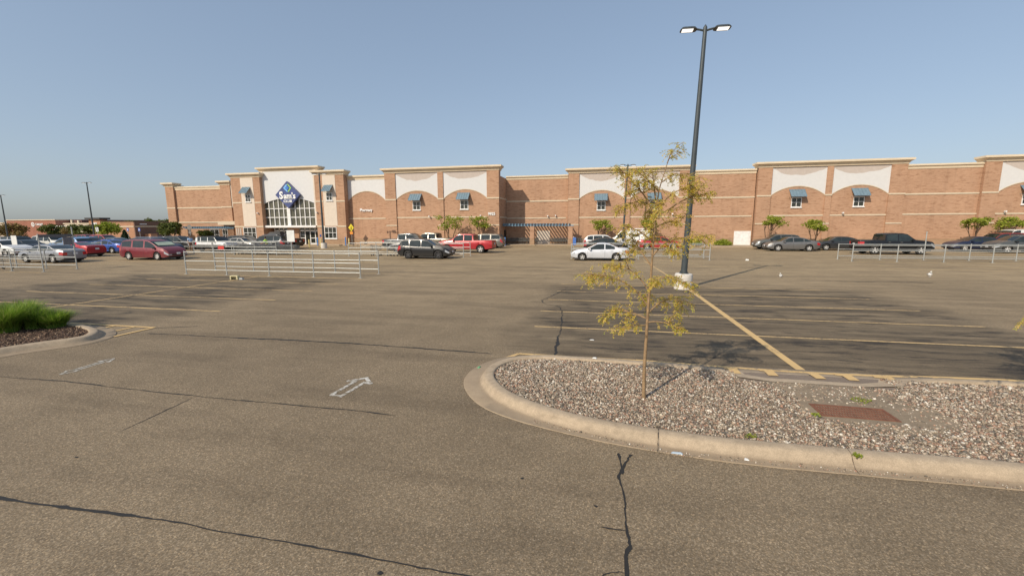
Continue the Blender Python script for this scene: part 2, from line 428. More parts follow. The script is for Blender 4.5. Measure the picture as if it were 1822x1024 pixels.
# ================================================================== THE GROUND
def struct(o, name=None):
    o['kind'] = 'structure'; return o
def smooth01(t): t = max(0, min(1, t)); return t*t*(3-2*t)
def ground_z(x, y):
    return -4.2*smooth01((-x-92)/45.0) - 1.5*smooth01((y-150)/120.0)
gb = MB(); xs = [-3000,-1200,-500,-300,-220,-180,-160] + list(range(-140,-88,3)) + [-60,-20,20,60,120,300,1000,3000]
ys = [-400,-60,-10,20,60,100,150,180,210,240,270,400,900,3000]
for y in ys:
    for x in xs: gb.v.append((x, y, ground_z(x, y)))
nx = len(xs)
for j in range(len(ys)-1):
    for i in range(nx-1):
        gb.f.append((j*nx+i, j*nx+i+1, (j+1)*nx+i+1, (j+1)*nx+i))
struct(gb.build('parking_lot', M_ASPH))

def catmull(pts, n=6, closed=False):
    P = [Vector((p[0], p[1], 0)) for p in pts]; out = []
    L = len(P)
    for i in range(L if closed else L-1):
        a, b, c, d = (P[(i-1)%L] if closed or i > 0 else P[0]), P[i], P[(i+1)%L], (P[(i+2)%L] if closed or i+2 < L else P[-1])
        for k in range(n):
            t = k/n
            out.append(.5*((2*b) + (c-a)*t + (2*a-5*b+4*c-d)*t*t + (3*b-a-3*c+d)*t**3))
    if not closed: out.append(P[-1])
    return out

def ribbon(name, pts, width, mat, z=.004, jitter=0, n=6, sub=True):
    P = catmull(pts, n) if sub and len(pts) > 2 else [Vector((p[0],p[1],0)) for p in pts]
    if jitter and len(P) < 200:
        Q = []
        for a, b in zip(P[:-1], P[1:]):
            k = max(1, int((b-a).length/.07))
            Q += [a+(b-a)*(i/k) for i in range(k)]
        P = Q + [P[-1]]
    mb = MB(); o = 0.0; ww = 1.0
    L = len(P)
    for i, p in enumerate(P):
        d = (P[min(i+1, L-1)]-P[max(i-1, 0)]).normalized(); nrm = Vector((-d.y, d.x, 0))
        wd = width
        if jitter:
            o = o*.8 + random.gauss(0, jitter*.5); ww = min(1.5, max(.32, ww+random.gauss(0,.16)+(.75-ww)*.05)); wd = width*ww*random.uniform(.7, 1.2)
            if i in (0, L-1): wd *= .2
        q = p + nrm*o
        mb.v += [tuple(q+nrm*wd/2+Vector((0,0,z))), tuple(q-nrm*wd/2+Vector((0,0,z)))]
        if i: mb.f.append((2*i-2, 2*i-1, 2*i+1, 2*i))
    return struct(mb.build(name, mat, fix=False))

# cracks and sealed joints
ribbon('asphalt_crack', [(-9,3.02),(-6.04,2.97),(-4.08,3.02),(-3.3,3.0),(-2.05,3.0),(-.96,2.98),(1.5,2.95)], .046, M_TAR, jitter=.008)
ribbon('asphalt_crack', [(-13.5,5.78),(-11.26,5.72),(-9.68,5.75),(-7.99,5.68),(-6.75,5.65),(-5.32,5.66),(-3.99,5.66),(-3.0,5.62)], .038, M_TAR, jitter=.010)
ribbon('asphalt_crack', [(-11.9,8.98),(-8.8,9.03),(-6.33,9.10),(-3.61,9.0),(-2.3,8.93)], .055, M_TAR, jitter=.012)
ribbon('asphalt_crack', [(.29,5.17),(.31,4.86),(.27,4.62),(.30,4.32),(.31,4.04),(.31,3.8),(.32,3.58),(.28,3.38),(.28,2.6)], .042, M_TAR, .005, jitter=.010)
ribbon('asphalt_crack', [(.07,3.77),(.2,3.765),(.30,3.77)], .016, M_TAR, .006, jitter=.002)
ribbon('asphalt_crack', [(.45,5.16),(.41,5.02),(.345,4.86),(.31,4.7)], .06, M_TAR, .006, jitter=.01)
ribbon('asphalt_crack', [(-.93,9.05),(-.96,10.07),(-.99,11.18),(-1.12,12.94),(-1.2,13.98),(-1.36,14.76),(-1.92,15.21),(-2.13,16.0),(-1.82,17.13),(-1.49,18.73),(-1.37,19.45)], .055, M_TAR, jitter=.03)
ribbon('asphalt_crack', [(-6.55,4.4),(-6.59,5.13),(-6.64,5.6)], .012, M_TAR, jitter=.02)
ribbon('asphalt_crack', [(-12.3,9.5),(-11.7,9.75),(-11.3,9.9)], .03, M_TAR, jitter=.02)
ribbon('asphalt_crack', [(-.15,2.75),(.0,3.0),(.1,3.2),(.27,3.25)], .008, M_TAR, .007, jitter=.015)
for k in range(9):      # thin cracks over the far part of the lot
    x = random.uniform(-20, 22); y = random.uniform(22, 34); L = random.uniform(3, 8)
    ribbon('asphalt_crack', [(x,y),(x+L*.3,y+random.uniform(-.3,.3)),(x+L*.6,y+random.uniform(-.5,.5)),(x+L,y+random.uniform(-.4,.4))], .05, M_TAR, jitter=.05)
for (x, y) in [(-2.43,4.42),(-1.72,2.86),(.02,4.07),(-.8,4.4),(-6.35,3.75)]:
    n = random.randint(5, 7); r = random.uniform(.010, .024)
    mb = MB(); mb.v = [(x+r*random.uniform(.6,1.5)*math.cos(2*PI*i/n), y+r*random.uniform(.6,1.2)*math.sin(2*PI*i/n), .005) for i in range(n)]; mb.f = [tuple(range(n))]
    struct(mb.build('tar_spot', M_TAR, fix=False))

# painted lines
def stripe(a, b, wd=.10, mat=None, z=.004, name='painted_line'):
    return ribbon(name, [a, b], wd, mat or M_YEL, z, sub=False)
for (y, x0, x1) in [(11.67,-1.77,11.6),(13.88,-1.9,10.45),(16.1,-1.92,10.3),(18.25,-1.78,10.0),(20.45,-1.8,9.6)]:
    stripe((x0,y),(x1,y))
for (y, x0, x1) in [(11.85,-24.5,-12.55),(14.1,-25.2,-12.3),(16.4,-25.0,-12.4),(18.7,-24.4,-12.6)]:
    stripe((x0,y),(x1,y))
for (y, x0, x1) in [(39.6,-23,-11.5),(30.5,-23.0,-12.0),(33.0,-2,9),(30.6,-2,9),(42,-2,9),(44.2,-2,9),(30.7,17.5,31),(33.0,17.5,31),(41.5,17.5,31),(30.6,-46,-35),(28.2,-46,-35),(25.9,-46,-35)]:
    stripe((x0,y),(x1,y), .1)
stripe((3.92,8.55),(3.88,20.2), .17, M_YEL2, .007)
stripe((3.9,20.6),(3.4,34.5), .12)
stripe((-19.2,10.3),(-19.1,20.9), .12, None, .007)
stripe((-18.9,23.2),(-18.0,34.5), .12)
stripe((-1.72,9.02),(1.2,9.02), .10, M_YEL2, .010)
ribbon('painted_line', [(.8,9.02),(2.2,8.93),(3.6,8.86),(5.07,8.90),(6.57,9.05),(9,9.15),(13,9.25)], .10, M_YEL2, .016)
stripe((-1.72,9.02),(-1.95,8.62), .10, M_YEL2, .012)
for x in (2.57, 3.2, 4.5, 5.15): stripe((x,8.9),(x-.02,8.76), .17, M_YEL2, .022); ribbon('painted_line', [(x-.02,8.62),(x-.03,8.30)], .17, M_YEL2, .098, sub=False)
ribbon('painted_line', [(3.92,8.62),(3.94,8.28)], .17, M_YEL2, .100, sub=False)
stripe((-15.5,9.52),(-12.35,9.52), .10, M_YEL2, .010); stripe((-12.37,9.5),(-12.4,8.5), .11, M_YEL2, .014)
stripe((-13.03,9.5),(-13.02,9.0), .09, M_YEL2, .012); stripe((-13.75,9.5),(-13.75,9.18), .09, M_YEL2, .012); stripe((-14.6,9.5),(-14.6,9.3), .09, M_YEL2, .012)
# kerb-side paint round the trolley bays
for (x0, x1, y0, y1) in [(-24.7,-12.6,20.75,23.4),(18.0,36.5,36.2,38.9),(-46,-34.6,20.2,22.7)]:
    stripe((x0,y0),(x1,y0), .13); stripe((x0,y1),(x1,y1), .10)
# two worn outline arrows
def arrow(name, x, y, s, ang, mat, twoway=False, wd=.07):
    pts = [(0,1),(.30,.60),(.13,.60),(.13,-.6),(-.13,-.6),(-.13,.60),(-.30,.60)] if not twoway else [(0,1),(.24,.62),(.09,.62),(.09,-.55),(.24,-.55),(0,-.95),(-.24,-.55),(-.09,-.55),(-.09,.62),(-.24,.62)]
    c, sn = math.cos(ang), math.sin(ang)
    if not twoway: pts = [(px*1.4, py) for px, py in pts]
    q = [(x+s*(px*c-py*sn), y+s*(px*sn+py*c)) for px, py in pts]
    mb = MB()
    for i in range(len(q)):
        a, b = Vector((*q[i],0)), Vector((*q[(i+1)%len(q)],0)); d = (b-a).normalized(); n = Vector((-d.y,d.x,0))*wd/2
        a -= d*wd/2; b += d*wd/2; zz = Vector((0,0,.004+.0004*i))
        mb.add([a+n+zz,a-n+zz,b-n+zz,b+n+zz], [(0,1,2,3)])
    return struct(mb.build(name, mat, fix=False))
arrow('painted_arrow', -4.30, 6.45, .54, rad(-4), M_WHT)
arrow('painted_arrow', -10.3, 6.52, .50, rad(4), worn_paint('faint_white_paint', (.54,.52,.47), .48, (.19,.149,.093)), True, .045)

# ------------------------------------------------------------------ kerbed islands
def kerb(name, pts, prof, low=None, n=6, gut=None):
    """prof: (inward offset, height); low(x,y)->0..1 flattens the kerb at a drop"""
    P = catmull(pts, n); L = len(P); mb = MB(); k = len(prof)
    for i, p in enumerate(P):
        d = (P[min(i+1, L-1)]-P[max(i-1, 0)]).normalized(); nin = Vector((d.y, -d.x, 0))
        sc = low(p.x, p.y) if low else 1
        gs = gut(p.x, p.y) if gut else 1
        for (o, h) in prof:
            q = p + nin*(o*gs if o < 0 else o); hh = .018+(h-.018)*sc if h > .03 else h
            mb.v.append((q.x, q.y, hh + random.gauss(0, .0012)))
    for i in range(L-1):
        for j in range(k-1):
            mb.f.append((i*k+j, i*k+j+1, (i+1)*k+j+1, (i+1)*k+j))
    return mb.build(name, M_CONC, smooth=50), P
PROF = [(-.27,.004),(-.26,.016),(-.02,.012),(.0,.016),(.03,.05),(.06,.100),(.085,.125),(.11,.136),(.16,.141),(.22,.140),(.25,.134),(.262,.12),(.266,.03)]
R_PTS = [(15,5.30),(9,5.33),(4.6,5.36),(3.2,5.34),(1.63,5.34),(.44,5.48),(-.34,5.67),(-1.02,5.98),(-1.6,6.4),(-2.0,6.95),(-2.15,7.45),(-2.1,7.95),(-1.85,8.4),(-1.4,8.66),(-.75,8.76),(.53,8.73),(1.5,8.67),(2.4,8.68),(3.4,8.70),(4.5,8.72),(5.4,8.70),(6,8.70),(7,8.76),(9,8.85),(15,9.0)]
def r_low(x, y):
    if y < 7.5: return 1
    return 1-.72*smooth01((x-1.5)/1.3)*smooth01((6.1-x)/1.2)
ko, KP = kerb('kerb', R_PTS, PROF, r_low, 6, lambda x, y: 1.1 if y > 7.5 else .52+.58*smooth01((-.2-x)/1.6)); struct(ko)
L_PTS = [(-30,5.3),(-20,5.33),(-16,5.4),(-14.6,5.55),(-13.75,5.95),(-13.25,6.5),(-13.02,7.0),(-12.8,7.4),(-12.58,7.72),(-12.5,8.05),(-12.68,8.4),(-13.16,8.76),(-13.9,9.02),(-15,9.17),(-20,9.25),(-30,9.3)]
ko2, KP2 = kerb('kerb', L_PTS[::-1], PROF); struct(ko2)
# expansion joints of the kerb (cut line + a little dirt)
def inside_poly(P, off=.25):
    L = len(P); out = []
    for i, p in enumerate(P):
        d = (P[min(i+1, L-1)]-P[max(i-1, 0)]).normalized(); out.append(p+Vector((d.y,-d.x,0))*off)
    return out
RB = inside_poly(KP)
def bed(name, poly, z, mat, hz=None):
    bm = bmesh.new(); vs = [bm.verts.new((p.x, p.y, z)) for p in poly]
    bm.faces.new(vs); bmesh.ops.triangulate(bm, faces=bm.faces); me = bpy.data.meshes.new(name); bm.to_mesh(me); bm.free()
    return link_mesh(name, me, mat)
struct(bed('gravel_bed', RB, .085, M_GRAVB))
LB = [Vector((p.x, p.y, 0)) for p in inside_poly(KP2, .25)]
struct(bed('mulch_bed', LB, .10, M_MULB))
for (x0, y0, x1, y1) in [(.77,5.26,.83,5.70),(2.96,5.20,3.0,5.62),(-1.50,6.35,-1.32,6.53),(6.2,5.19,6.2,5.63)]:
    mb = MB(); k = 12
    a, b = Vector((x0,y0,0)), Vector((x1,y1,0)); d = (b-a).normalized(); nn = Vector((-d.y,d.x,0))*.0035
    ln = (b-a).length
    prof = [(0,.024),(.10,.026),(.14,.05),(.18,.09),(.21,.120),(.25,.145),(.31,.152),(.36,.152),(ln,.148)]
    for i, (t, h) in enumerate(prof):
        q = a+d*min(t, ln); mb.v += [tuple(q+nn+Vector((random.gauss(0,.004),0,h))), tuple(q-nn+Vector((0,0,h)))]
        if i: mb.f.append((2*i-2,2*i-1,2*i+1,2*i))
    struct(mb.build('kerb_joint', plain('joint_dirt', (.07,.05,.035), .9), fix=False))

from math import hypot
def in_poly(x, y, poly):
    c = False; j = len(poly)-1
    for i in range(len(poly)):
        a, b = poly[i], poly[j]
        if (a.y > y) != (b.y > y) and x < (b.x-a.x)*(y-a.y)/(b.y-a.y)+a.x: c = not c
        j = i
    return c
DIRT = catmull([(2.75,7.92),(3.05,7.65),(3.12,7.25),(3.05,6.80),(3.35,6.45),(4.0,6.22),(4.65,6.35),(5.0,6.75),(4.95,7.1),(4.72,7.5),(4.65,7.8),(4.35,8.0),(3.5,8.02)], 4, True)
# silt apron that slopes to the inlet, with the drop in the kerb behind it
db = MB(); c0 = Vector((3.9,7.2,0)); nD = len(DIRT)
rings = [1.0, .8, .5]
for rr in rings:
    for p in DIRT:
        q = c0+(p-c0)*(rr*random.uniform(.98, 1.02)); db.v.append((q.x, q.y, .092 if rr == 1.0 else .098))
db.v.append((c0.x,c0.y,.096))
for a in range(2):
    for i in range(nD): db.f.append((a*nD+i, a*nD+(i+1)%nD, (a+1)*nD+(i+1)%nD, (a+1)*nD+i))
for i in range(nD): db.f.append((2*nD+i, 2*nD+(i+1)%nD, 3*nD))
struct(db.build('silt_patch', M_DIRT, fix=False))
ap = MB(); ap.v = [(2.2,8.45,.112),(2.35,8.12,.106),(3.0,7.97,.0995),(4.45,7.97,.0995),(5.1,8.12,.106),(5.4,8.45,.112),(4.6,8.47,.066),(3.0,8.47,.066)]; ap.f = [(0,1,7),(1,2,7),(2,3,6,7),(3,4,6),(4,5,6)]
struct(ap.build('kerb_apron', concrete('apron_concrete', (.44,.345,.24), 9), fix=False))

def scatter_chips(name, mat, n, region, size, zfun, keep, flat=(.45,.8), long=1.0, kind='stuff', label=None, cat=None):
    t = (1+5**.5)/2
    ico = np.array([(-1,t,0),(1,t,0),(-1,-t,0),(1,-t,0),(0,-1,t),(0,1,t),(0,-1,-t),(0,1,-t),(t,0,-1),(t,0,1),(-t,0,-1),(-t,0,1)])/math.hypot(1,t)
    tri = np.array([(0,11,5),(0,5,1),(0,1,7),(0,7,10),(0,10,11),(1,5,9),(5,11,4),(11,10,2),(10,7,6),(7,1,8),(3,9,4),(3,4,2),(3,2,6),(3,6,8),(3,8,9),(4,9,5),(2,4,11),(6,2,10),(8,6,7),(9,8,1)])
    V = []; cnt = 0
    x0, x1, y0, y1 = region
    while cnt < n:
        x, y = random.uniform(x0,x1), random.uniform(y0,y1)
        kf = keep(x, y)
        if random.random() > kf: continue
        s = random.uniform(*size)*(1 if random.random() > .12 else 1.5)
        a, b_, c = s*random.uniform(.8,1.25)*long, s*random.uniform(.55,.9)/long**.7, s*random.uniform(*flat)
        v = ico*(1+RNG.uniform(-.22,.22,(12,1)))*np.array([a,b_,c])*.5
        th = random.uniform(0,2*PI); tl = random.gauss(0,.45)
        ct, st_ = math.cos(tl), math.sin(tl)
        v = np.stack([v[:,0]*ct+v[:,2]*st_, v[:,1], -v[:,0]*st_+v[:,2]*ct], 1)
        ct, st_ = math.cos(th), math.sin(th)
        v = np.stack([v[:,0]*ct-v[:,1]*st_, v[:,0]*st_+v[:,1]*ct, v[:,2]], 1)
        V.append(v+np.array([x, y, zfun(x,y)+c*.3*random.random()])); cnt += 1
    V = np.concatenate(V); F = (tri[None]+12*np.arange(n)[:,None,None]).reshape(-1,3)
    me = bpy.data.meshes.new(name)
    me.vertices.add(len(V)); me.vertices.foreach_set('co', V.ravel().astype(np.float32))
    me.loops.add(F.size); me.loops.foreach_set('vertex_index', F.ravel().astype(np.int32))
    me.polygons.add(len(F)); me.polygons.foreach_set('loop_start', np.arange(0, F.size, 3, dtype=np.int32))
    me.update(calc_edges=True); me.validate()
    o = link_mesh(name, me, mat)
    return tag(o, label, cat, kind=kind)
def peb_keep(x, y):
    if not in_poly(x, y, RB): return 0
    if y > 7.95 and 2.5 < x < 4.95: return 0
    if 3.12 < x < 4.34 and 6.52 < y < 7.1: return 0
    if in_poly(x, y, DIRT): return .22 if y > 6.5 else .45
    return 1 if x < 8 else .5
scatter_chips('gravel', M_PEB, 52000, (-2.2,9.5,5.4,8.8), (.017,.043), lambda x,y: .092, peb_keep, label='multicoloured river gravel filling the kerbed island', cat='gravel')
def mul_keep(x, y):
    return 1 if in_poly(x, y, LB) else 0
scatter_chips('mulch', M_CHIP, 13000, (-17.5,-12.4,6.0,9.2), (.02,.065), lambda x,y: .105, mul_keep, (.14,.3), 1.5, label='dark brown bark mulch under the grass island', cat='mulch')

# drain grate: frame + bars, rusted
g = thing('drain_grate', 'rusty rectangular iron drain grate set in the gravel island', 'drain grate', (3.70,6.82,.094), rad(-1)); g.scale = (.88,.86,1)
mb = MB(); mb.box(-.56,.56,-.25,-.20,-.03,.012); mb.box(-.56,.56,.20,.25,-.03,.012); mb.box(-.56,-.52,-.2,.2,-.03,.012); mb.box(.52,.56,-.2,.2,-.03,.012)
mb.build('frame', M_RUST, g)
mb = MB()
for i in range(26):
    x = -.50+i*.04; mb.box(x-.011,x+.011,-.2,.2,-.02,.008)
for y in (-.1,0,.1): mb.box(-.52,.52,y-.012,y+.012,-.02,.010)
mb.build('bars', M_RUST, g)
MB().box(-.53,.53,-.21,.21,-.006,-.004).build('pit', plain('pit_dark', (.05,.022,.014), .9), g)
# ================================================================== THE WAREHOUSE STORE
store = thing('warehouse_store', 'long tan brick warehouse club with cream cornices, arched white panels and glazed entrance tower', 'store', (0,60,0))
OX, OY = 0, 60
class PB(MB):
    def build(s, name, mat, parent=store, smooth=None, fix=True):
        o = MB.build(s, name, mat, parent, smooth, fix)
        if parent is store: o.location = (0,-60,0)
        return o
def PT(name, mat, *boxes, parent=None):
    mb = PB()
    for b_ in boxes: mb.box(*b_)
    return mb.build(name, mat, parent or store)
def wall(x0, x1, yf, yb, z1, z0=.0):
    """brick wall with its darker base course a little proud"""
    PT('wall', M_BRICK, (x0,x1,yf,yb,z0,z1))
    PT('base_course', M_BRICKD, (x0+.01,x1-.01,yf-.04,yf+.02,0,.98))
def cornice(x0, x1, yf, yb, ztop, h=.62, pr=.42, left=True, right=True):
    yb = min(yb, yf+1.25)
    prof = [(0.0,-h),(.05,-h),(.07,-h*.78),(pr*.30,-h*.74),(pr*.34,-h*.62),(pr*.72,-h*.42),(pr*.76,-h*.36),(pr,-h*.36),(pr,-.02),(pr-.03,0),(-.3,0)]
    mb = PB(); k = len(prof); rings = []
    path = []
    for (d, z) in prof:
        ring = []
        ring += [(x0-(d if left else 0), yb), (x0-(d if left else 0), yf-d), (x1+(d if right else 0), yf-d), (x1+(d if right else 0), yb)]
        rings.append([(p[0], p[1], ztop+z) for p in ring])
    for r in rings: mb.v += r
    for i in range(k-1):
        for j in range(3): mb.f.append((i*4+j, i*4+j+1, (i+1)*4+j+1, (i+1)*4+j))
    if not left: mb.f.append(tuple(i*4+1 for i in range(k)))
    if not right: mb.f.append(tuple(i*4+2 for i in range(k)))
    mb.f.append((0,1,2,3)); mb.f.append(((k-1)*4+3,(k-1)*4+2,(k-1)*4+1,(k-1)*4))
    return mb.build('cornice', M_CORN)
def band(x0, x1, yf, z, h=.17, pr=.05): PT('stone_band', M_BAND, (x0,x1,yf-pr,yf+.03,z-h/2,z+h/2))
def arc(x0, x1, zs, zc, n=18):
    """segmental arch from (x0,zs) over the crown zc to (x1,zs)"""
    wd = (x1-x0)/2; r = (wd*wd+(zc-zs)**2)/(2*(zc-zs)); cz = zc-r; cx = (x0+x1)/2
    a0 = math.asin(wd/r)
    return [(cx+r*math.sin(-a0+2*a0*i/n), cz+r*math.cos(-a0+2*a0*i/n)) for i in range(n+1)]
def arch_panel(x0, x1, yf, zs, zc, zt, mat, pr=.03):
    A = arc(x0, x1, zs, zc)
    mb = PB()     # built as strips so the concave outline triangulates cleanly
    for (a, b) in zip(A[:-1], A[1:]):
        mb.add([(a[0],yf-pr,a[1]),(b[0],yf-pr,b[1]),(b[0],yf-pr,zt),(a[0],yf-pr,zt)], [(0,1,2,3)])
        mb.add([(a[0],yf-pr,a[1]),(b[0],yf-pr,b[1]),(b[0],yf+.02,b[1]),(a[0],yf+.02,a[1])], [(3,2,1,0)])
    mb.add([(x0,yf-pr,zs),(x0,yf-pr,zt),(x0,yf+.02,zt),(x0,yf+.02,zs)], [(0,1,2,3)])
    mb.add([(x1,yf-pr,zs),(x1,yf-pr,zt),(x1,yf+.02,zt),(x1,yf+.02,zs)], [(3,2,1,0)])
    mb.build('arched_panel', mat)
    mb = PB(); tw = .10
    B = arc(x0, x1, zs-tw, zc-tw)
    for i in range(len(A)-1):
        a, b, c, d = A[i], A[i+1], B[i+1], B[i]
        mb.add([(a[0],yf-pr-.02,a[1]+.04),(b[0],yf-pr-.02,b[1]+.04),(c[0],yf-pr-.02,c[1]+.04),(d[0],yf-pr-.02,d[1]+.04),
                (a[0],yf+.02,a[1]+.04),(b[0],yf+.02,b[1]+.04),(c[0],yf+.02,c[1]+.04),(d[0],yf+.02,d[1]+.04)],
               [(0,1,2,3),(4,5,1,0),(3,2,6,7)])
    mb.build('arch_trim', M_BAND)
def window(x0, x1, z0, z1, yf, nx=2, nz=2, fw=.075):
    mb = PB()
    mb.box(x0,x0+fw,yf-.06,yf+.02,z0,z1); mb.box(x1-fw,x1,yf-.06,yf+.02,z0,z1)
    mb.box(x0+fw,x1-fw,yf-.06,yf+.02,z0,z0+fw); mb.box(x0+fw,x1-fw,yf-.06,yf+.02,z1-fw,z1)
    for i in range(1,nx):
        x = x0+(x1-x0)*i/nx; mb.box(x-fw*.4,x+fw*.4,yf-.045,yf+.02,z0+fw,z1-fw)
    for i in range(1,nz):
        z = z0+(z1-z0)*i/nz; mb.box(x0+fw,x1-fw,yf-.05,yf+.02,z-fw*.4,z+fw*.4)
    f = mb.build('window', M_WHITE)
    p = MB(); p.box(x0+fw*.5,x1-fw*.5,yf-.02,yf+.015,z0+fw*.5,z1-fw*.5); p.build('pane', M_GLASS, f)
    s_ = MB(); s_.box(x0-.06,x1+.06,yf-.13,yf+.02,z0-.10,z0); s_.build('sill', M_WHITE, f)
def awning(x0, x1, zt, zb, yf, d=.85):
    mb = PB()
    mb.add([(x0,yf,zt),(x1,yf,zt),(x1,yf-d,zb),(x0,yf-d,zb),(x0,yf,zt-.05),(x1,yf,zt-.05),(x1,yf-d,zb-.05),(x0,yf-d,zb-.05)],
           [(0,3,2,1),(4,5,6,7),(0,4,7,3),(1,2,6,5),(3,7,6,2)])
    n = 5
    for i in range(n+1):
        x = x0+(x1-x0)*i/n; e = .018
        mb.add([(x-e,yf,zt+.05),(x+e,yf,zt+.05),(x+e,yf-d,zb+.05),(x-e,yf-d,zb+.05),(x-e,yf,zt),(x+e,yf,zt),(x+e,yf-d,zb),(x-e,yf-d,zb)],
               [(0,3,2,1),(0,4,7,3),(1,2,6,5),(3,7,6,2)])
    mb.tube([(x0+.06,yf,zb-.1),(x0+.06,yf-d,zb-.03)], .02, 5); mb.tube([(x1-.06,yf,zb-.1),(x1-.06,yf-d,zb-.03)], .02, 5)
    mb.build('awning', M_BLUEM)
def block(x0, x1, yf, ztop, yb, piers, zspr, zband, zlow, panels, wins):
    """tall bay: brick piers proud of the infill wall, arched panels between them"""
    yi = yf+.14
    wall(x0+.02, x1-.02, yi, yb, ztop-1.3)
    PT('parapet', M_BRICK, (x0+.02,x1-.02,yi+.004,yi+.9,ztop-1.3,ztop-.3))
    cornice(x0, x1, yf, yb, ztop, .64)
    for (a, b) in piers:
        PT('pier', M_BRICK, (a,b,yf,yi+.05,0,ztop-.55)); PT('base_course', M_BRICKD, (a-.02,b+.02,yf-.04,yf+.02,0,.98))
        band(a-.02, b+.02, yf, zspr, .17); band(a-.01, b+.01, yf, zlow, .14)
    for k, (a, b, zc) in enumerate(panels):
        arch_panel(a, b, yi, zspr+.03, zc, ztop-.55, M_STAIN)
        band(a, b, yi, zband, .16, .04)
    for (a, b, z0, z1) in wins:
        window(a, b, z0, z1, yi); awning(a-.33, b+.22, z1+1.02, z1+.12, yi)

# roof slab (hidden from the lot, seen from above)
PT('roof', concrete('roof_membrane', (.35,.34,.32)), (-70.3,75,62.0,125,8.2,8.6))
PT('wall', M_BRICK, (-70.5,75.2,124.5,125,0,9.2), (-70.9,-70.4,60.9,125,0,9.2), (75,75.4,61,125,0,9.2))
# far left wing
wall(-70.6,-57.0,60.5,62.0,9.2); cornice(-70.55,-61.2,60.5,62.0,9.42,.58,.16,False,False)
PT('pier', M_BRICK, (-72.2,-70.55,60.2,62.2,0,9.7)); cornice(-72.2,-70.55,60.2,62.2,10.06,.66)
PT('pier', M_BRICK, (-61.2,-59.3,60.2,62.2,0,9.7)); cornice(-61.2,-59.3,60.2,62.2,10.12,.66)
PT('stone_pilaster', M_CREAM, (-59.25,-58.5,60.3,60.6,5.8,9.4))
band(-70.5,-61.2,60.5,5.9,.2); band(-61.25,-59.25,60.2,5.95,.2); band(-72.25,-70.5,60.2,5.9,.2); band(-70.5,-59.3,60.46,3.5,.2)
PT('stone_ledge', M_BAND, (-61.4,-58.0,59.3,60.2,3.05,3.62))
for (a, b) in ((-64.3,-62.5),(-61.5,-60.5)): window(a,b,.55,2.35,60.5 if a < -62 else 60.2,2,2)
# towers either side of the entrance
def tower(x0, x1, panel, awn, win, low):
    yf = 56.1
    wall(x0, x1, yf, 60.0, 9.3); PT('parapet', M_BRICK, (x0,x1,yf,yf+1.2,9.3,10.2)); cornice(x0, x1, yf, 60.0, 10.66, .64)
    PT('panel', M_CREAM, (panel[0],panel[1],yf-.03,yf+.02,2.78,9.98))
    band(x0-.02,panel[0],yf,6.33,.18); band(panel[1],x1+.02,yf,6.33,.18); band(x0-.02,panel[0]-.0,yf,2.75,.20); band(panel[1],x1+.02,yf,2.75,.20)
    window(win[0],win[1],6.42,7.55,yf-.03); awning(awn[0],awn[1],8.62,7.72,yf-.03)
    window(low[0],low[1],.98,2.66,yf,3,2)
    PT('plinth', M_BAND, (x0-.06,x1+.06,yf-.08,yf,0,.14))
tower(-55.0,-49.95,(-53.3,-51.1),(-52.95,-51.6),(-52.62,-51.68),(-53.5,-51.25))
tower(-40.75,-36.05,(-39.45,-37.4),(-39.15,-37.8),(-38.95,-37.95),(-39.6,-37.62))
# centre bay: white sign wall over the arched curtain wall
PT('wall', M_BRICK, (-50.0,-40.7,56.72,57.9,7.6,10.95)); PT('wall', M_BRICK, (-50.0,-40.7,57.9,60.0,7.6,9.3)); cornice(-50.3,-40.55,56.68,59.5,11.42,.58)
A = arc(-50.1,-41.3,6.12,6.93)
mb = PB()
for a, b in zip(A[:-1], A[1:]):
    mb.add([(a[0],56.66,a[1]),(b[0],56.66,b[1]),(b[0],56.66,10.86),(a[0],56.66,10.86)], [(0,1,2,3)])
    mb.add([(a[0],56.66,a[1]),(b[0],56.66,b[1]),(b[0],56.9,b[1]),(a[0],56.9,a[1])], [(3,2,1,0)])
mb.build('sign_wall', M_STUC)
for b_ in ((-50.12,-49.78,56.60,56.66,6.1,10.86), (-41.32,-40.8,56.60,56.66,6.1,10.86)): PT('panel_edge', M_CREAM, b_)
for b_ in ((-50.5,-50.15,56.65,56.9,2.9,6.15), (-41.35,-40.95,56.65,56.9,2.9,6.15)): PT('jamb', M_CREAM, b_)
mb = PB()
for a, b in zip(A[:-1], A[1:]): mb.add([(a[0],56.86,2.9),(b[0],56.86,2.9),(b[0],56.86,b[1]+.05),(a[0],56.86,a[1]+.05)], [(0,1,2,3)])
cw = mb.build('curtain_glass', M_GLASSB)
def arc_z(x):
    for a, b in zip(A[:-1], A[1:]):
        if a[0] <= x <= b[0]: return a[1]+(b[1]-a[1])*(x-a[0])/(b[0]-a[0])
    return 6.12
mb = PB()
for x in (-50.08,-49.23,-48.39,-47.58,-46.75,-44.76,-43.98,-43.16,-42.35,-41.43): mb.box(x-.055,x+.055,56.74,56.85,2.9,arc_z(x))
mb.box(-46.15,-45.62,56.70,56.85,2.9,5.6)
for z in (4.1,5.4): mb.box(-50.1,-41.4,56.755,56.845,z-.055,z+.055)
mb.build('mullions', M_WHITE)
PT('entrance_beam', M_WHITE, (-50.5,-41.2,56.35,56.95,2.60,2.90))
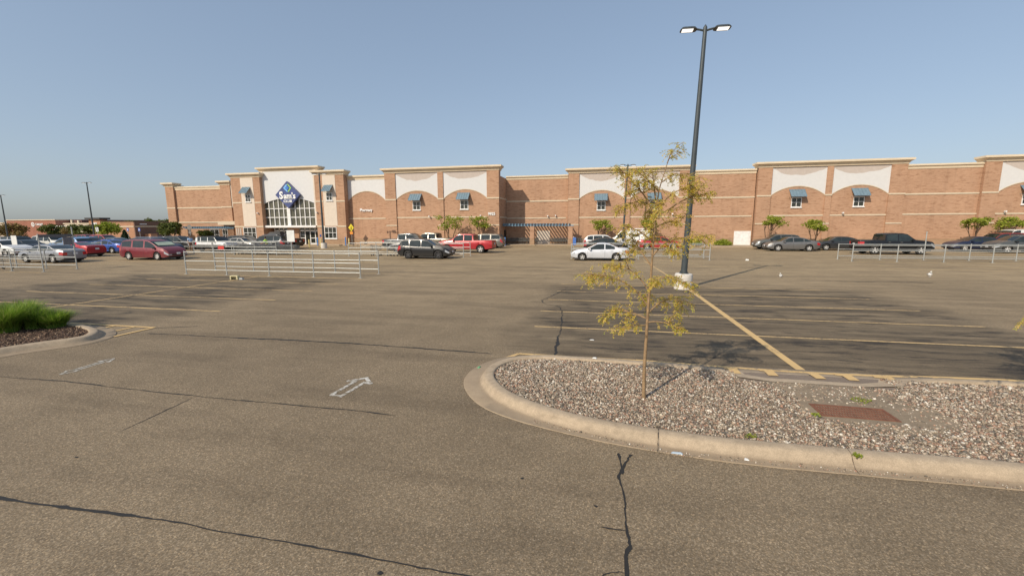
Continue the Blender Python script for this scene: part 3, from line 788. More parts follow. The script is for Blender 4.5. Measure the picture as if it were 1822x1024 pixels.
# entrance recess
PT('wall', M_BRICK, (-50.0,-40.7,58.3,60,0,7.6)); PT('soffit', M_CREAM, (-50.0,-40.7,56.95,58.3,2.55,2.6))
PT('pier', M_BRICK, (-46.85,-44.95,57.4,58.32,0,2.55))
def door_set(x0, x1):
    y = 57.6
    mb = PB(); mb.box(x0,x1,y,y+.12,2.02,2.2); mb.box(x0,x1,y,y+.1,2.5,2.55)
    n = max(2, round((x1-x0)/.95))
    for i in range(n+1):
        x = x0+(x1-x0)*i/n; mb.box(x-.06,x+.06,y,y+.1,.0,2.5)
    for i in range(n):
        a = x0+(x1-x0)*i/n
        if i != 1: mb.box(a+.06,a+(x1-x0)/n-.06,y+.02,y+.08,0,.25); mb.box(a+.06,a+(x1-x0)/n-.06,y+.02,y+.08,.95,1.05)
    d = mb.build('entrance_door', M_WHITE)
    MB().box(x0,x1,y+.045,y+.055,.25,2.5).build('pane', M_GLASS, d)
door_set(-49.3,-46.9); door_set(-44.9,-41.4)
PT('wheelchair_sign', plain('sign_blue', (.03,.08,.30), .4), (-40.45,-40.2,56.06,56.09,1.25,1.55))
# store sign
sg = PB()
cx_, cz_, hw, hh = -45.40, 7.36, 2.05, 1.95
sg.prism_xz([(cx_,cz_-hh),(cx_+hw,cz_),(cx_,cz_+hh),(cx_-hw,cz_)], 56.15, 56.55)
sign = sg.build('store_sign', plain('sign_navy', (.055,.075,.21), .4, coat=.3))
def dia(pts, mat, nm, y=56.12): MB().prism_xz(pts, y, 56.15).build(nm, mat, sign)
lx, lz, a_, b_ = cx_+.02, 8.35, .34, .32
dia([(lx,lz-b_),(lx+a_,lz),(lx,lz+b_),(lx-a_,lz)], plain('sign_mid_blue', (.055,.20,.58), .4), 'emblem')
dia([(lx-.04,lz-b_*1.75),(lx+.16,lz-b_*1.62),(lx-a_*1.1+.02,lz),(lx-.04+.1,lz+b_*1.75-.12),(lx-.06,lz+b_*1.78),(lx-a_*1.95,lz)], plain('sign_light_blue', (.20,.45,.78), .4), 'emblem', 56.135)
dia([(lx+.04,lz+b_*1.78),(lx+.2,lz+b_*1.78),(lx+a_*2.05,lz+.02),(lx+.24,lz-b_*1.75),(lx+.06,lz-b_*1.75),(lx+a_*1.5,lz)], plain('sign_green', (.36,.66,.10), .4), 'emblem', 56.135)
M_SIGNW = plain('sign_white', (.85,.85,.84), .5)
t = place_text('lettering', "S", M_SIGNW, sign, cx_-1.02, 56.10, 6.80, .62, 1.08, .025, .035)
t = place_text('lettering', "am's", M_SIGNW, sign, cx_+.38, 56.10, 6.82, 2.0, .88, .025, .03)
for x in (-.34,.10,.38,.68,.82): MB().box(cx_+x-.10,cx_+x+.10,56.075,56.12,6.80,6.87).build('serif', M_SIGNW, sign)
place_text('lettering', "CLUB", M_SIGNW, sign, cx_+.04, 56.10, 6.28, 1.42, .36, .025, .03)
# pharmacy wall
wall(-36.1,-30.0,57.1,60.0,9.5); cornice(-36.1,-30.0,57.1,60,9.93,.62,.25,False,False)
arch_panel(-36.05,-30.2,57.1,6.4,7.72,9.35,M_STUC); band(-36.1,-30.3,57.1,3.84,.16); PT('plinth', M_BAND, (-36.0,-30.1,56.95,57.1,0,.14))
place_text('lettering', 'Pharmacy', M_SIGNW, store, -33.25, -3.02+.0, 4.86, 1.95, .40, .03, .02)
# tall bays
block(-29.98,-13.45,56.6,10.68,61.4,[(-29.98,-28.36),(-22.1,-21.3),(-15.12,-13.45)],6.42,3.92,2.83,[(-28.36,-22.1,7.62),(-21.3,-15.12,7.66)],[(-25.9,-24.75,4.95,6.15),(-18.93,-17.78,4.98,6.18)])
place_text('lettering', '9925', M_SIGNW, store, -14.47, -3.45, 4.14, .98, .38, .03, .03)
wall(-13.45,-4.6,61.2,62.0,9.3); cornice(-13.45,-4.6,61.2,62.0,9.70,.52,.22,False,False); band(-13.45,-4.6,61.2,6.16,.18); band(-13.4,-4.85,61.2,3.78,.15)
PT('stone_band', M_BAND, (-13.47,-13.40,57.0,61.2,6.34,6.5),(-13.47,-13.40,57.0,61.2,3.8,3.95))
PT('service_door', M_CREAM, (-8.95,-7.1,61.14,61.2,.02,1.98))
PT('side_door', M_DARK, (-13.46,-13.41,59.6,60.6,0,2.1))
block(-4.5,11.35,60.2,10.36,62.0,[(-4.5,-3.02),(3.0,3.8),(9.9,11.35)],6.30,3.80,2.83,[(-3.02,3.0,7.45),(3.8,9.9,7.45)],[(-.6,.55,4.78,5.95),(6.3,7.45,4.78,5.95)])
wall(11.35,19.1,60.5,62.0,9.3); cornice(11.35,19.1,60.5,62.0,9.70,.55,.22,False,False); band(11.35,19.1,60.5,6.2,.18); band(12.0,18.9,60.5,3.82,.16)
PT('service_door', M_WHITE, (16.97,18.96,60.42,60.5,.05,1.9))
block(19.2,35.25,60.0,10.38,62.0,[(19.2,20.8),(26.86,27.55),(33.6,35.25)],6.29,3.84,2.83,[(20.8,26.86,7.43),(27.55,33.6,7.45)],[(23.2,24.37,4.85,6.02),(30.0,31.17,4.85,6.02)])
wall(35.25,42.8,60.3,62.0,9.3); cornice(35.25,42.8,60.3,62.0,9.68,.55,.22,False,False); band(35.25,42.8,60.3,6.24,.18); band(35.3,42.9,60.3,3.88,.16)
block(42.8,59.0,59.9,10.34,62.0,[(42.8,44.35),(50.4,51.1),(57.4,59.0)],6.27,3.86,2.83,[(44.35,50.4,7.42),(51.1,57.4,7.42)],[(46.75,47.9,4.88,6.0),(53.6,54.8,4.88,6.0)])
wall(59.0,75.2,60.3,62.0,9.3)
PT('plinth', M_BAND, (-4.5,75,59.80,59.86,0,.12))
for (x, y, z) in [(-23.4,56.6,4.0),(-16.0,56.6,4.05),(-7.4,61.1,4.0),(-6.3,61.1,4.05),(9.2,60.2,4.1),(28.9,60.0,4.05),(-50.6,56.1,4.7),(-40.6,56.1,4.7),(45.2,59.9,4.05)]:
    mb = PB(); mb.box(x-.07,x+.07,y-.28,y-.02,z-.02,z+.14); mb.tube([(x,y,z-.12),(x,y-.14,z-.05)], .03, 5); mb.build('security_camera', M_WHITE)
# three narrow posters between tower edge and low window
for x in (-54.8,-54.45,-54.1): PT('poster', plain('poster_grey', (.45,.42,.38), .6), (x,x+.17,56.06,56.09,1.2,2.5))

# kerbed walk in front of the store: planting strip and pavement
struct(MB().box(-36.4,-13.0,55.4,57.2,-.05,.13).build('pavement', M_CONC))
struct(MB().box(-55.5,-36.4,54.6,56.4,-.05,.13).build('pavement', M_CONC))
struct(MB().box(-13.0,12,58.3,61.3,-.05,.12).build('pavement', M_CONC)); struct(MB().box(12,42,56.2,61.3,-.05,.12).build('pavement', M_CONC)); struct(MB().box(42,75,58.4,61.3,-.05,.12).build('pavement', M_CONC))

# ------------------------------------------------------------------ pergolas
def pergola(label, x0, x1, yf, yb, z, cols):
    p = thing('pergola', label, 'pergola', (x0,yf,0))
    def B(name, mat, boxes):
        mb = MB()
        for b_ in boxes: mb.box(b_[0]-x0,b_[1]-x0,b_[2]-yf,b_[3]-yf,b_[4],b_[5])
        return mb.build(name, mat, p)
    B('beam', M_BLUEP, [(x0,x1,yf,yf+.10,z-.13,z)])
    n = int((x1-x0)/.43)
    B('rafters', M_BLUEP, [(x0+.05+i*.43,x0+.13+i*.43,yf-.45,yb,z+.003,z+.22) for i in range(n)])
    for x in cols:
        B('column', M_BRICK, [(x-.29,x+.29,yf-.24,yf+.34,.95,z-.135)]); B('column_base', M_BRICKD, [(x-.32,x+.32,yf-.27,yf+.37,.0,.95)])
        B('footing', M_CONC, [(x-.48,x+.48,yf-.42,yf+.5,-.02,.14)])
pergola('blue slatted pergola on brick columns sheltering the trolleys in the recess', -14.2,-3.6,58.6,61.1,2.78,(-9.25,-4.0))
pergola('blue slatted pergola along the far left wing of the store', -65.9,-56.7,57.5,60.1,2.58,(-65.5,))
# ================================================================== LAMP POSTS
def lamp_post(label, x, y, H, z0=0.0, rz=0.0, base=True, heads=2, lean=0.0):
    p = thing('street_lamp', label, 'street lamp', (x,y,z0), rz, 'lamp posts of the parking lot')
    zb = .68 if base else .05
    p.rotation_euler = (0,rad(lean),rz)
    if base:
        MB().lathe([(0,-.05),(.37,-.05),(.375,.60),(.36,.66),(.33,.68),(0,.68)], n=28).build('concrete_base', concrete('lamp_base_paint', (.66,.62,.56), 4) if 'lamp_base_paint' not in MATS else MATS['lamp_base_paint'], p, 40)
    mb = MB(); mb.box(-.17,.17,-.17,.17,zb,zb+.03)
    for sx in (-.13,.13):
        for sy in (-.13,.13): mb.tube([(sx,sy,zb+.03),(sx,sy,zb+.10)], .018, 6)
    mb.build('base_plate', M_POLE, p)
    mb = MB(); mb.tube([(0,0,zb+.03),(0,0,H-.02)], [.135,.078], 14); mb.box(-.05,.05,-.125,-.095,zb+.45,zb+.62); mb.build('pole', M_POLE, p, 40)
    MB().lathe([(0,.16),(.03,.12),(.075,.05),(.08,0),(0,0)], (0,0,H-.02), n=12).build('cap', M_POLE, p, 40)
    for s in (-1,1)[:heads] if heads == 2 else (1,):
        a = MB(); a.tube([(.05*s,0,H-.10),(.20*s,0,H-.06),(.36*s,0,H-.03)], [.045,.04,.045], 8); a.build('arm', M_POLE, p, 40)
        hb = MB(); prof = [(.32,.10),(.36,.20),(.50,.24),(.86,.24),(.95,.19),(.97,.1)]
        top = [(px*s, py) for px, py in prof]; L = len(prof)
        poly = [(px*s,-py) for px, py in prof]+[(px*s,py) for px, py in prof[::-1]]
        n = len(poly)
        cxm = .64*s
        vs = [(q[0],q[1],H-.06) for q in poly]+[(cxm+(q[0]-cxm)*.82,q[1]*.75,H+.02) for q in poly]+[(cxm+(q[0]-cxm)*.45,q[1]*.3,H+.06) for q in poly]
        fs = [tuple(range(n-1,-1,-1))]
        for r in range(2):
            for i in range(n): fs.append((r*n+i,r*n+(i+1)%n,(r+1)*n+(i+1)%n,(r+1)*n+i))
        fs.append(tuple(2*n+i for i in range(n)))
        hb.add(vs, fs); h = hb.build('lamp_head', M_POLE, p, 30)
        lb = MB(); lb.box(min(.47*s,.90*s),max(.47*s,.90*s),-.16,.16,H-.075,H-.064); lb.build('led_panel', M_LED, h)
    return p
mm, nt_, b_ = nodes('led_panel'); b_.inputs['Base Color'].default_value = (.8,.8,.78,1); b_.inputs['Emission Color'].default_value = (1,.97,.92,1); b_.inputs['Emission Strength'].default_value = .8
nt_.links.new(ramp(nt_, noise(nt_, objpos(nt_), 8, 2), [(.3,(.75,.75,.73)),(.7,(.85,.85,.83))]), b_.inputs['Base Color']); M_LED = mm
lamp_post('tall twin headed street lamp on a white concrete base behind the sapling', 3.64, 19.95, 10.75, lean=1.75)
lamp_post('twin headed street lamp standing in front of the white van', 2.72, 55.7, 10.05, lean=2.0)
lamp_post('street lamp in front of the right entrance tower', -34.4, 48.4, 9.2)
lamp_post('street lamp rising above the parked cars far left of the store', -88.6, 60.0, 10.5)
lamp_post('most distant street lamp at the left edge of the view', -109.5, 60.0, 9.8, -1.1, heads=1)

# ================================================================== TROLLEY BAYS
def bay(label, x0, x1, y0, y1, h, nposts, tall=(), end=None, sign=None, rails=(.28,.80,None), header=None):
    p = thing('trolley_bay', label, 'trolley bay', (x0,y0,0), 0, 'galvanised trolley bays in the lot')
    pr = .032
    xs_ = [x0+(x1-x0)*i/(nposts-1) for i in range(nposts)]
    for row, y in ((0,y0),(1,y1)):
        for i, x in enumerate(xs_):
            hh = h+.06+random.uniform(-.02,.02)
            for (r, k, H) in tall:
                if (r, k % nposts) == (row, i): hh = H
            dx = random.gauss(0,.015)
            MB().tube([(x-x0,y-y0,0),(x-x0+dx,y-y0,hh)], pr*1.1, 8).build('post', M_POST, p, 40)
            MB().box(x-x0-.09,x-x0+.09,y-y0-.09,y-y0+.09,0,.012).build('base_plate', M_POST, p)
        for k, rz in enumerate(rails):
            z = h if rz is None else rz
            MB().tube([(-.01,y-y0,z),((x1-x0)*.35,y-y0,z+random.gauss(0,.012)),((x1-x0)*.7,y-y0,z+random.gauss(0,.012)),(x1-x0+.01,y-y0,z)], pr*.85, 8).build('rail', M_POST, p, 40)
    if header:
        xh, zh = header
        MB().box(xh-x0-.04,xh-x0+.04,-.02,y1-y0+.02,zh-.09,zh+.09).build('header_beam', plain('header_grey', (.12,.12,.13), .6), p)
        MB().box(xh-x0-.03,xh-x0+.03,y1-y0-.55,y1-y0-.05,zh-.62,zh-.10).build('hanging_sign', plain('header_grey2', (.16,.16,.18), .6), p)
    if sign:
        xsn, row, z0, z1, wd, colr = sign
        y = (y1 if row else y0)-y0-.05
        MB().box(xsn-x0-wd/2,xsn-x0+wd/2,y-.012,y+.012,z0,z1).build('sign_panel', plain('bay_sign_'+colr, {'white':(.72,.73,.71),'blue':(.07,.17,.48)}[colr], .5), p)
    return p
bay('long empty galvanised trolley bay in the open lot with a white sign', -24.4,-12.85,21.05,23.05,1.33,5,tall=((1,2,2.55),),sign=(-18.6,1,1.88,2.58,.52,'white'))
bay('galvanised trolley bay beside the silver sedan with tall gate posts', -46.0,-35.0,20.6,22.4,1.33,5,tall=((0,4,2.42),(1,4,2.85)),sign=(-40.25,1,1.62,2.26,.5,'white'),header=(-35.0,2.28))
bay('trolley bay on the right side in front of the black pickup', 18.6,36.2,36.6,38.6,1.2,7,tall=((1,2,2.2),),sign=None)
bay('trolley bay behind the white coupe with a blue sign post', -2.35,8.5,36.2,38.2,1.22,5,tall=((1,0,1.8),(0,2,2.1)),sign=(-2.25,1,1.05,1.72,.28,'blue'))
bay('trolley bay partly hidden behind the black crossover', -23.1,-11.85,36.1,38.2,1.22,5)
bay('trolley bay holding the long row of trolleys before the entrance', -43.2,-31.0,36.2,38.4,1.25,6)
bay('far trolley bay in front of the blue cars', -55.4,-51.4,33.6,35.4,1.2,3)
tag(MB().box(-.35,.35,-.012,.012,-.16,.16).build('red_sign', plain('sign_red', (.60,.06,.05), .5)), 'small red sign hanging on the rail of the trolley row', 'sign').location = (-37.3,36.1,.72)

# ------------------------------------------------------------------ trolleys
def make_cart():
    r = thing('shopping_trolley', 'wire shopping trolley', 'shopping trolley')
    wire = plain('trolley_wire', (.24,.245,.24), .5, .5)
    mb = MB(); e = .006
    L0, L1, zt, zb = -.40, .45, .98, .52
    def at(u, v, side):  # basket side wall point
        x = L0+(L1-L0)*u; wd = (.29-.07*u)*(.86+.14*v); return (x, side*wd, (zb+.05*u)+(zt-.10*u-zb-.05*u)*v)
    for s in (-1,1):
        for v in (0,.33,.66,1): mb.tube([at(0,v,s),at(1,v,s)], e if v not in (0,1) else .011, 4)
        for i in range(10): mb.tube([at(i/9,0,s),at(i/9,1,s)], e, 4)
    for i in range(8): mb.tube([at(i/7,0,-1),at(i/7,0,1)], e, 4)
    for v in (0,.33,.66,1): mb.tube([at(1,v,-1),at(1,v,1)], e if v < 1 else .011, 4); mb.tube([at(0,v,-1),at(0,v,1)], e, 4)
    for k in (-.5,0,.5):
        for u in (0,1):
            a, b = at(u,0,1), at(u,1,1); mb.tube([(a[0],a[1]*k,a[2]),(b[0],b[1]*k,b[2])], e, 4)
    mb.build('basket', wire, r)
    mb = MB()
    for s in (-1,1): mb.tube([(-.48,.27*s,1.0),(-.42,.27*s,.5),(-.40,.26*s,.16),(.42,.20*s,.16)], .014, 5)
    mb.tube([(.42,-.2,.16),(.42,.2,.16)], .014, 5); mb.build('frame', wire, r)
    MB().tube([(-.49,-.28,1.0),(-.49,.28,1.0)], .02, 6).build('handle', plain('trolley_grip', (.05,.07,.10), .5), r)
    for (x, y) in ((-.38,.25),(-.38,-.25),(.40,.19),(.40,-.19)):
        MB().lathe([(0,-.02),(.06,-.02),(.06,.02),(0,.02)], (x,y,.06), 'y', 12).build('wheel', M_TYRE, r)
    return r
cart0 = make_cart(); first = True
def cart(x, y, rz, label, group):
    global first
    c = cart0 if first else copy_tree(cart0)
    first = False
    c.location = (x,y,0); c.rotation_euler = (0,0,rz); c['label'] = label; c['group'] = group
for i in range(20): cart(-36.2+i*.335, 37.3+random.gauss(0,.02), 0, 'trolley nested in the long row before the entrance', 'nested trolleys in the row before the entrance')
for i in range(14): cart(-13.0+i*.30, 60.3, PI, 'trolley nested against the shaded wall under the pergola', 'trolleys in the shade under the pergola')
for i in range(8): cart(-6.7+i*.30, 60.35, PI, 'trolley nested right of the cream service door under the pergola', 'trolleys right of the service door')
cart(-9.3,60.4,PI,'single trolley left of the cream service door, behind the brick column','lone trolleys')
for i in range(3): cart(-3.4+i*.30, 60.0-.4, PI, 'trolley at the right end of the pergola beside the last column', 'trolleys past the last column')
cart(-20.9,37.2,rad(8),'lone trolley standing in the bay left of the black crossover','lone trolleys')
cart(-19.3,37.3,rad(170),'trolley with a dark blue handle at the tail of the dark pickup','lone trolleys')
cart(-18.9,37.25,rad(170),'trolley pushed behind another next to the black crossover','lone trolleys')
cart(-40.3,21.6,rad(185),'lone trolley inside the bay at the left beside the silver sedan','lone trolleys')
# ================================================================== CARS
def interp(P, x):
    if x <= P[0][0]: return P[0][1]
    for (a, za), (b, zb) in zip(P[:-1], P[1:]):
        if x <= b: return za+(zb-za)*(x-a)/(b-a)
    return P[-1][1]
CARS = {
 'sedan': dict(L=4.85,W=1.84,sill=.24,r=.335,wx=(-1.42,1.45),tum=.20,
   top=[(-2.42,.93),(-2.36,1.00),(-2.1,1.07),(-1.72,1.09),(-1.05,1.36),(-.6,1.44),(-.1,1.465),(.3,1.44),(.55,1.39),(1.2,1.03),(1.75,.95),(2.15,.84),(2.36,.70),(2.42,.60)],
   belt=[(-2.42,.84),(-1.9,.97),(-.6,.94),(1.15,.90),(2.0,.76),(2.42,.56)],
   ws=(.5,1.2),rw=(-1.72,-1.02),sw=[(-1.55,-.95),(-.88,.02),(.10,1.02)]),
 'coupe': dict(L=4.5,W=1.74,sill=.23,r=.30,wx=(-1.27,1.36),tum=.22,
   top=[(-2.25,.84),(-2.2,.95),(-1.95,1.0),(-1.5,1.02),(-.8,1.33),(-.35,1.40),(0,1.40),(.25,1.37),(1.05,.96),(1.6,.87),(2.05,.74),(2.2,.64),(2.25,.56)],
   belt=[(-2.25,.78),(-1.7,.90),(0,.86),(1.0,.83),(1.9,.68),(2.25,.52)],
   ws=(.25,1.05),rw=(-1.5,-.78),sw=[(-1.15,-.42),(-.34,.92)]),
 'muscle': dict(L=4.8,W=1.92,sill=.25,r=.35,wx=(-1.45,1.45),tum=.26,
   top=[(-2.4,.92),(-2.36,1.06),(-2.0,1.10),(-1.7,1.10),(-.8,1.35),(-.3,1.38),(0,1.37),(.8,1.06),(1.7,1.0),(2.2,.9),(2.4,.7)],
   belt=[(-2.4,.85),(-1.7,1.0),(0,.95),(1.2,.93),(2.1,.82),(2.4,.6)],
   ws=(0,.8),rw=(-1.7,-.8),sw=[(-1.1,-.6),(-.5,.65)]),
 'crossover': dict(L=4.65,W=1.85,sill=.28,r=.37,wx=(-1.35,1.38),tum=.17,
   top=[(-2.32,.90),(-2.30,1.05),(-2.2,1.25),(-1.88,1.56),(-1.6,1.63),(-.6,1.67),(.1,1.65),(.42,1.58),(1.08,1.17),(1.7,1.06),(2.1,.93),(2.28,.78),(2.32,.65)],
   belt=[(-2.32,.85),(-2.2,1.12),(-1.6,1.07),(0,1.0),(1.08,.98),(1.9,.86),(2.32,.6)],
   ws=(.42,1.08),rw=(-2.2,-1.88),sw=[(-1.9,-1.25),(-1.18,-.2),(-.12,.92)]),
 'suv': dict(L=4.95,W=1.93,sill=.30,r=.39,wx=(-1.45,1.45),tum=.13,
   top=[(-2.47,.95),(-2.45,1.1),(-2.38,1.3),(-2.2,1.66),(-1.9,1.73),(-.6,1.77),(.3,1.75),(.6,1.68),(1.15,1.22),(1.9,1.12),(2.25,.99),(2.42,.85),(2.47,.7)],
   belt=[(-2.47,.9),(-2.35,1.13),(0,1.07),(1.15,1.04),(2.0,.93),(2.47,.65)],
   ws=(.6,1.15),rw=(-2.38,-2.2),sw=[(-2.15,-1.35),(-1.27,-.2),(-.12,1.0)]),
 'minivan': dict(L=5.15,W=2.0,sill=.24,r=.345,wx=(-1.5,1.5),tum=.15,
   top=[(-2.57,.9),(-2.55,1.05),(-2.42,1.3),(-2.12,1.64),(-1.8,1.71),(-.8,1.75),(.1,1.74),(.6,1.66),(1.0,1.50),(1.65,1.13),(2.15,.98),(2.42,.82),(2.55,.66),(2.57,.58)],
   belt=[(-2.57,.85),(-2.4,1.12),(-1,1.06),(.8,1.0),(1.6,.95),(2.2,.80),(2.57,.52)],
   ws=(.75,1.65),rw=(-2.42,-2.12),sw=[(-2.2,-1.15),(-1.0,.12),(.26,1.35)]),
 'boxy': dict(L=4.25,W=1.82,sill=.32,r=.35,wx=(-1.24,1.28),tum=.09,
   top=[(-2.12,1.0),(-2.10,1.3),(-2.0,1.62),(-1.8,1.68),(-.5,1.70),(.35,1.68),(.55,1.63),(.95,1.18),(1.75,1.10),(2.02,1.04),(2.1,.9),(2.12,.7)],
   belt=[(-2.12,.9),(-2.0,1.08),(0,1.05),(.95,1.05),(1.9,.98),(2.12,.65)],
   ws=(.55,.95),rw=(-2.10,-2.0),sw=[(-1.7,-1.3),(-1.22,-.35),(-.27,.72)]),
 'pickup': dict(L=5.9,W=2.03,sill=.42,r=.41,wx=(-1.75,1.86),tum=.11,
   top=[(-2.95,1.22),(-2.93,1.30),(-1.06,1.30),(-1.04,1.30),(-.98,1.82),(-.85,1.90),(-.1,1.95),(.45,1.93),(.75,1.86),(1.4,1.34),(2.2,1.26),(2.75,1.16),(2.92,1.0),(2.95,.8)],
   belt=[(-2.95,1.16),(-1,1.22),(.8,1.20),(1.4,1.18),(2.6,1.05),(2.95,.75)],
   ws=(.78,1.4),rw=(-1.04,-.98),sw=[(-.88,-.02),(.06,1.12)],bed=(-2.86,-1.1)),
 'van': dict(L=5.4,W=2.02,sill=.32,r=.36,wx=(-1.65,1.75),tum=.08,
   top=[(-2.7,1.0),(-2.68,1.5),(-2.58,2.0),(-2.3,2.08),(0,2.10),(1.0,2.08),(1.3,1.99),(2.05,1.22),(2.45,1.08),(2.66,.92),(2.7,.7)],
   belt=[(-2.7,.9),(-2,1.15),(1.0,1.12),(2.05,1.06),(2.5,.9),(2.7,.65)],
   ws=(1.32,2.05),rw=(-2.68,-2.58),sw=[(.72,1.72)]),
}
GL = M_CGLASS
def car(name, label, cat, x, y, heading, typ, col, rim=None, rz=0.0, extras=(), metal=.25, trim=None, roofdark=False, scale=1.0):
    T = CARS[typ]; L, W = T['L'], T['W']; hw = W/2; r = T['r']; sill = T['sill']
    p = thing(name, label, cat, (x,y,0), (0 if heading > 0 else PI)+rz, 'vehicles parked in the lot')
    if scale != 1: p.scale = (scale,)*3
    pm = paint_mat('car_paint_%02d_%02d_%02d' % tuple(int(c*99) for c in col), col, metal)
    rim = rim or M_RIM
    ra = r+.065
    X = set()
    for P in (T['top'], T['belt']): X |= {round(q[0],3) for q in P}
    for a, b in T['sw']: X |= {a, b}
    X |= set(T['ws'])|set(T['rw'])
    for wx in T['wx']: X |= {round(wx+ra*math.cos(PI*k/12),3) for k in range(13)}
    X |= {round(-L/2+.30,3), round(L/2-.34,3)}
    if 'bed' in T: X |= set(T['bed'])|{T['bed'][0]-.01, T['bed'][1]+.01}
    X |= {round(-L/2+.25*i,3) for i in range(int(L/.25)+1)}
    X = sorted(q for q in X if -L/2-1e-6 <= q <= L/2+1e-6 or q in (T['top'][0][0], T['top'][-1][0]))
    xmn, xmx = T['top'][0][0], T['top'][-1][0]
    X = [q for q in X if xmn <= q <= xmx]
    Xc = [X[0]]
    for q in X[1:]:
        if q-Xc[-1] > .008: Xc.append(q)
    X = Xc
    Hm = max(z for _, z in T['top'])
    bed = T.get('bed')
    rings = []
    for q in X:
        zt = interp(T['top'], q); zbl = min(interp(T['belt'], q), zt-.03)
        zb = sill + .10*max(0, (abs(q)-.86*L/2)/(.14*L/2))
        for wx in T['wx']:
            if abs(q-wx) < ra: zb = max(zb, r+math.sqrt(ra*ra-(q-wx)**2))
        e = max(0, (abs(q)-.70*L/2)/(.30*L/2)); wp = hw*(1-.13*e**2.2)
        zm = max(zb+.015, sill+(zbl-sill)*.62); zm = min(zm, zbl-.01)
        flare = 1.0
        p4 = min(zbl+.035, zt-.02); zr = zt-.035 if zt-zbl > .2 else zt-.012
        zr = max(zr, p4+.006); p5 = max(p4+.002, zr-.055 if zr-p4 > .12 else p4+.003)
        def yw(z): return wp*(.955 - T['tum']*max(0, z-zbl)/max(.2, Hm-zbl))
        ring = [(wp*.72,zb),(wp*.965,zb),(wp,zm),(wp*.975,zbl),(yw(p4),p4),(yw(p5),p5),(yw(zr)*.985,max(zr,p5+.002)),(yw(zt)*.80,zt-.004),(0,zt+.012*min(1,(zt-zbl)*3))]
        if bed and bed[0] <= q <= bed[1]:
            ring[7] = (ring[6][0]-.07, zt-.008); ring[8] = (0, zt-.008)
        rings.append(ring)
    parts = {}
    def face(key, vs):
        parts.setdefault(key, MB()).add(vs, [tuple(range(len(vs)))])
    def inr(q, rg): return rg[0]-1e-4 <= q <= rg[1]+1e-4
    for i in range(len(X)-1):
        xm = (X[i]+X[i+1])/2; A_, B_ = rings[i], rings[i+1]
        for s in (1,-1):
            for j in range(8):
                key = ('body',)
                if j == 2 and xm > L/2-.34: key = ('headlight', s)
                elif j == 2 and xm < -L/2+.30: key = ('tail_light', s)
                elif j == 4:
                    for k, rg in enumerate(T['sw']):
                        if inr(xm, rg): key = ('side_window', s, k)
                elif j in (6,7) and inr(xm, T['ws']): key = ('windscreen',)
                elif j in (6,7) and inr(xm, T['rw']): key = ('rear_window',)
                elif j == 7 and bed and inr(xm, bed): key = ('bed_cover',)
                elif j == 0: key = ('underside',)
                elif j == 1 and trim: key = ('sill_trim',)
                elif j >= 5 and roofdark and T['rw'][1] < xm < T['ws'][0]: key = ('roof_panel',)
                a, b, c, d = (X[i],s*A_[j][0],A_[j][1]),(X[i+1],s*B_[j][0],B_[j][1]),(X[i+1],s*B_[j+1][0],B_[j+1][1]),(X[i],s*A_[j+1][0],A_[j+1][1])
                face(key, [a,b,c,d] if s > 0 else [d,c,b,a])
    # end panels
    for end in (0, -1):
        xr = X[end]; R_ = rings[end]; sg_ = -1 if end == 0 else 1
        for j in range(1,8):
            ya, za = R_[j]; yb, zb_ = R_[j+1]
            cuts = [-1,-.66,.66,1]
            for k in range(3):
                key = ('body',)
                if j == 2: key = ('grille',) if (sg_ > 0 and k == 1) else ('headlight', 1 if k == 2 else -1) if sg_ > 0 else (('tail_light', 1 if k == 2 else -1) if k != 1 else ('body',))
                if j == 1: key = ('bumper', sg_)
                bul = .05*sg_
                def pt(yy, zz, c): return (xr+bul*(1-c*c), yy*c, zz)
                face(key, [pt(ya,za,cuts[k]),pt(ya,za,cuts[k+1]),pt(yb,zb_,cuts[k+1]),pt(yb,zb_,cuts[k])])
    mats = {'body':pm,'headlight':M_HEAD,'tail_light':M_RED,'side_window':GL,'windscreen':GL,'rear_window':GL,'bed_cover':M_BLACKP,'underside':M_BLACKP,'sill_trim':M_BLACKP,'grille':M_BLACKP,'bumper':pm if not trim else M_BLACKP,'roof_panel':M_BLACKP}
    objs = {}
    for key, mbx in parts.items():
        me = bpy.data.meshes.new(key[0]); me.from_pydata(mbx.v, [], mbx.f)
        bm = bmesh.new(); bm.from_mesh(me); bmesh.ops.remove_doubles(bm, verts=bm.verts, dist=.0005); bmesh.ops.recalc_face_normals(bm, faces=bm.faces)
        if key[0] in ('side_window','windscreen','rear_window','headlight','tail_light','grille'):
            bmesh.ops.translate(bm, verts=bm.verts, vec=(0,0,0))
        bm.to_mesh(me); bm.free()
        objs[key] = link_mesh(key[0], me, mats[key[0]], p, 38)
    # chassis block closing the wheel wells
    MB().box(xmn+.12,xmx-.15,-hw*.70,hw*.70,sill-.06,sill+.42).build('chassis', M_BLACKP, p)
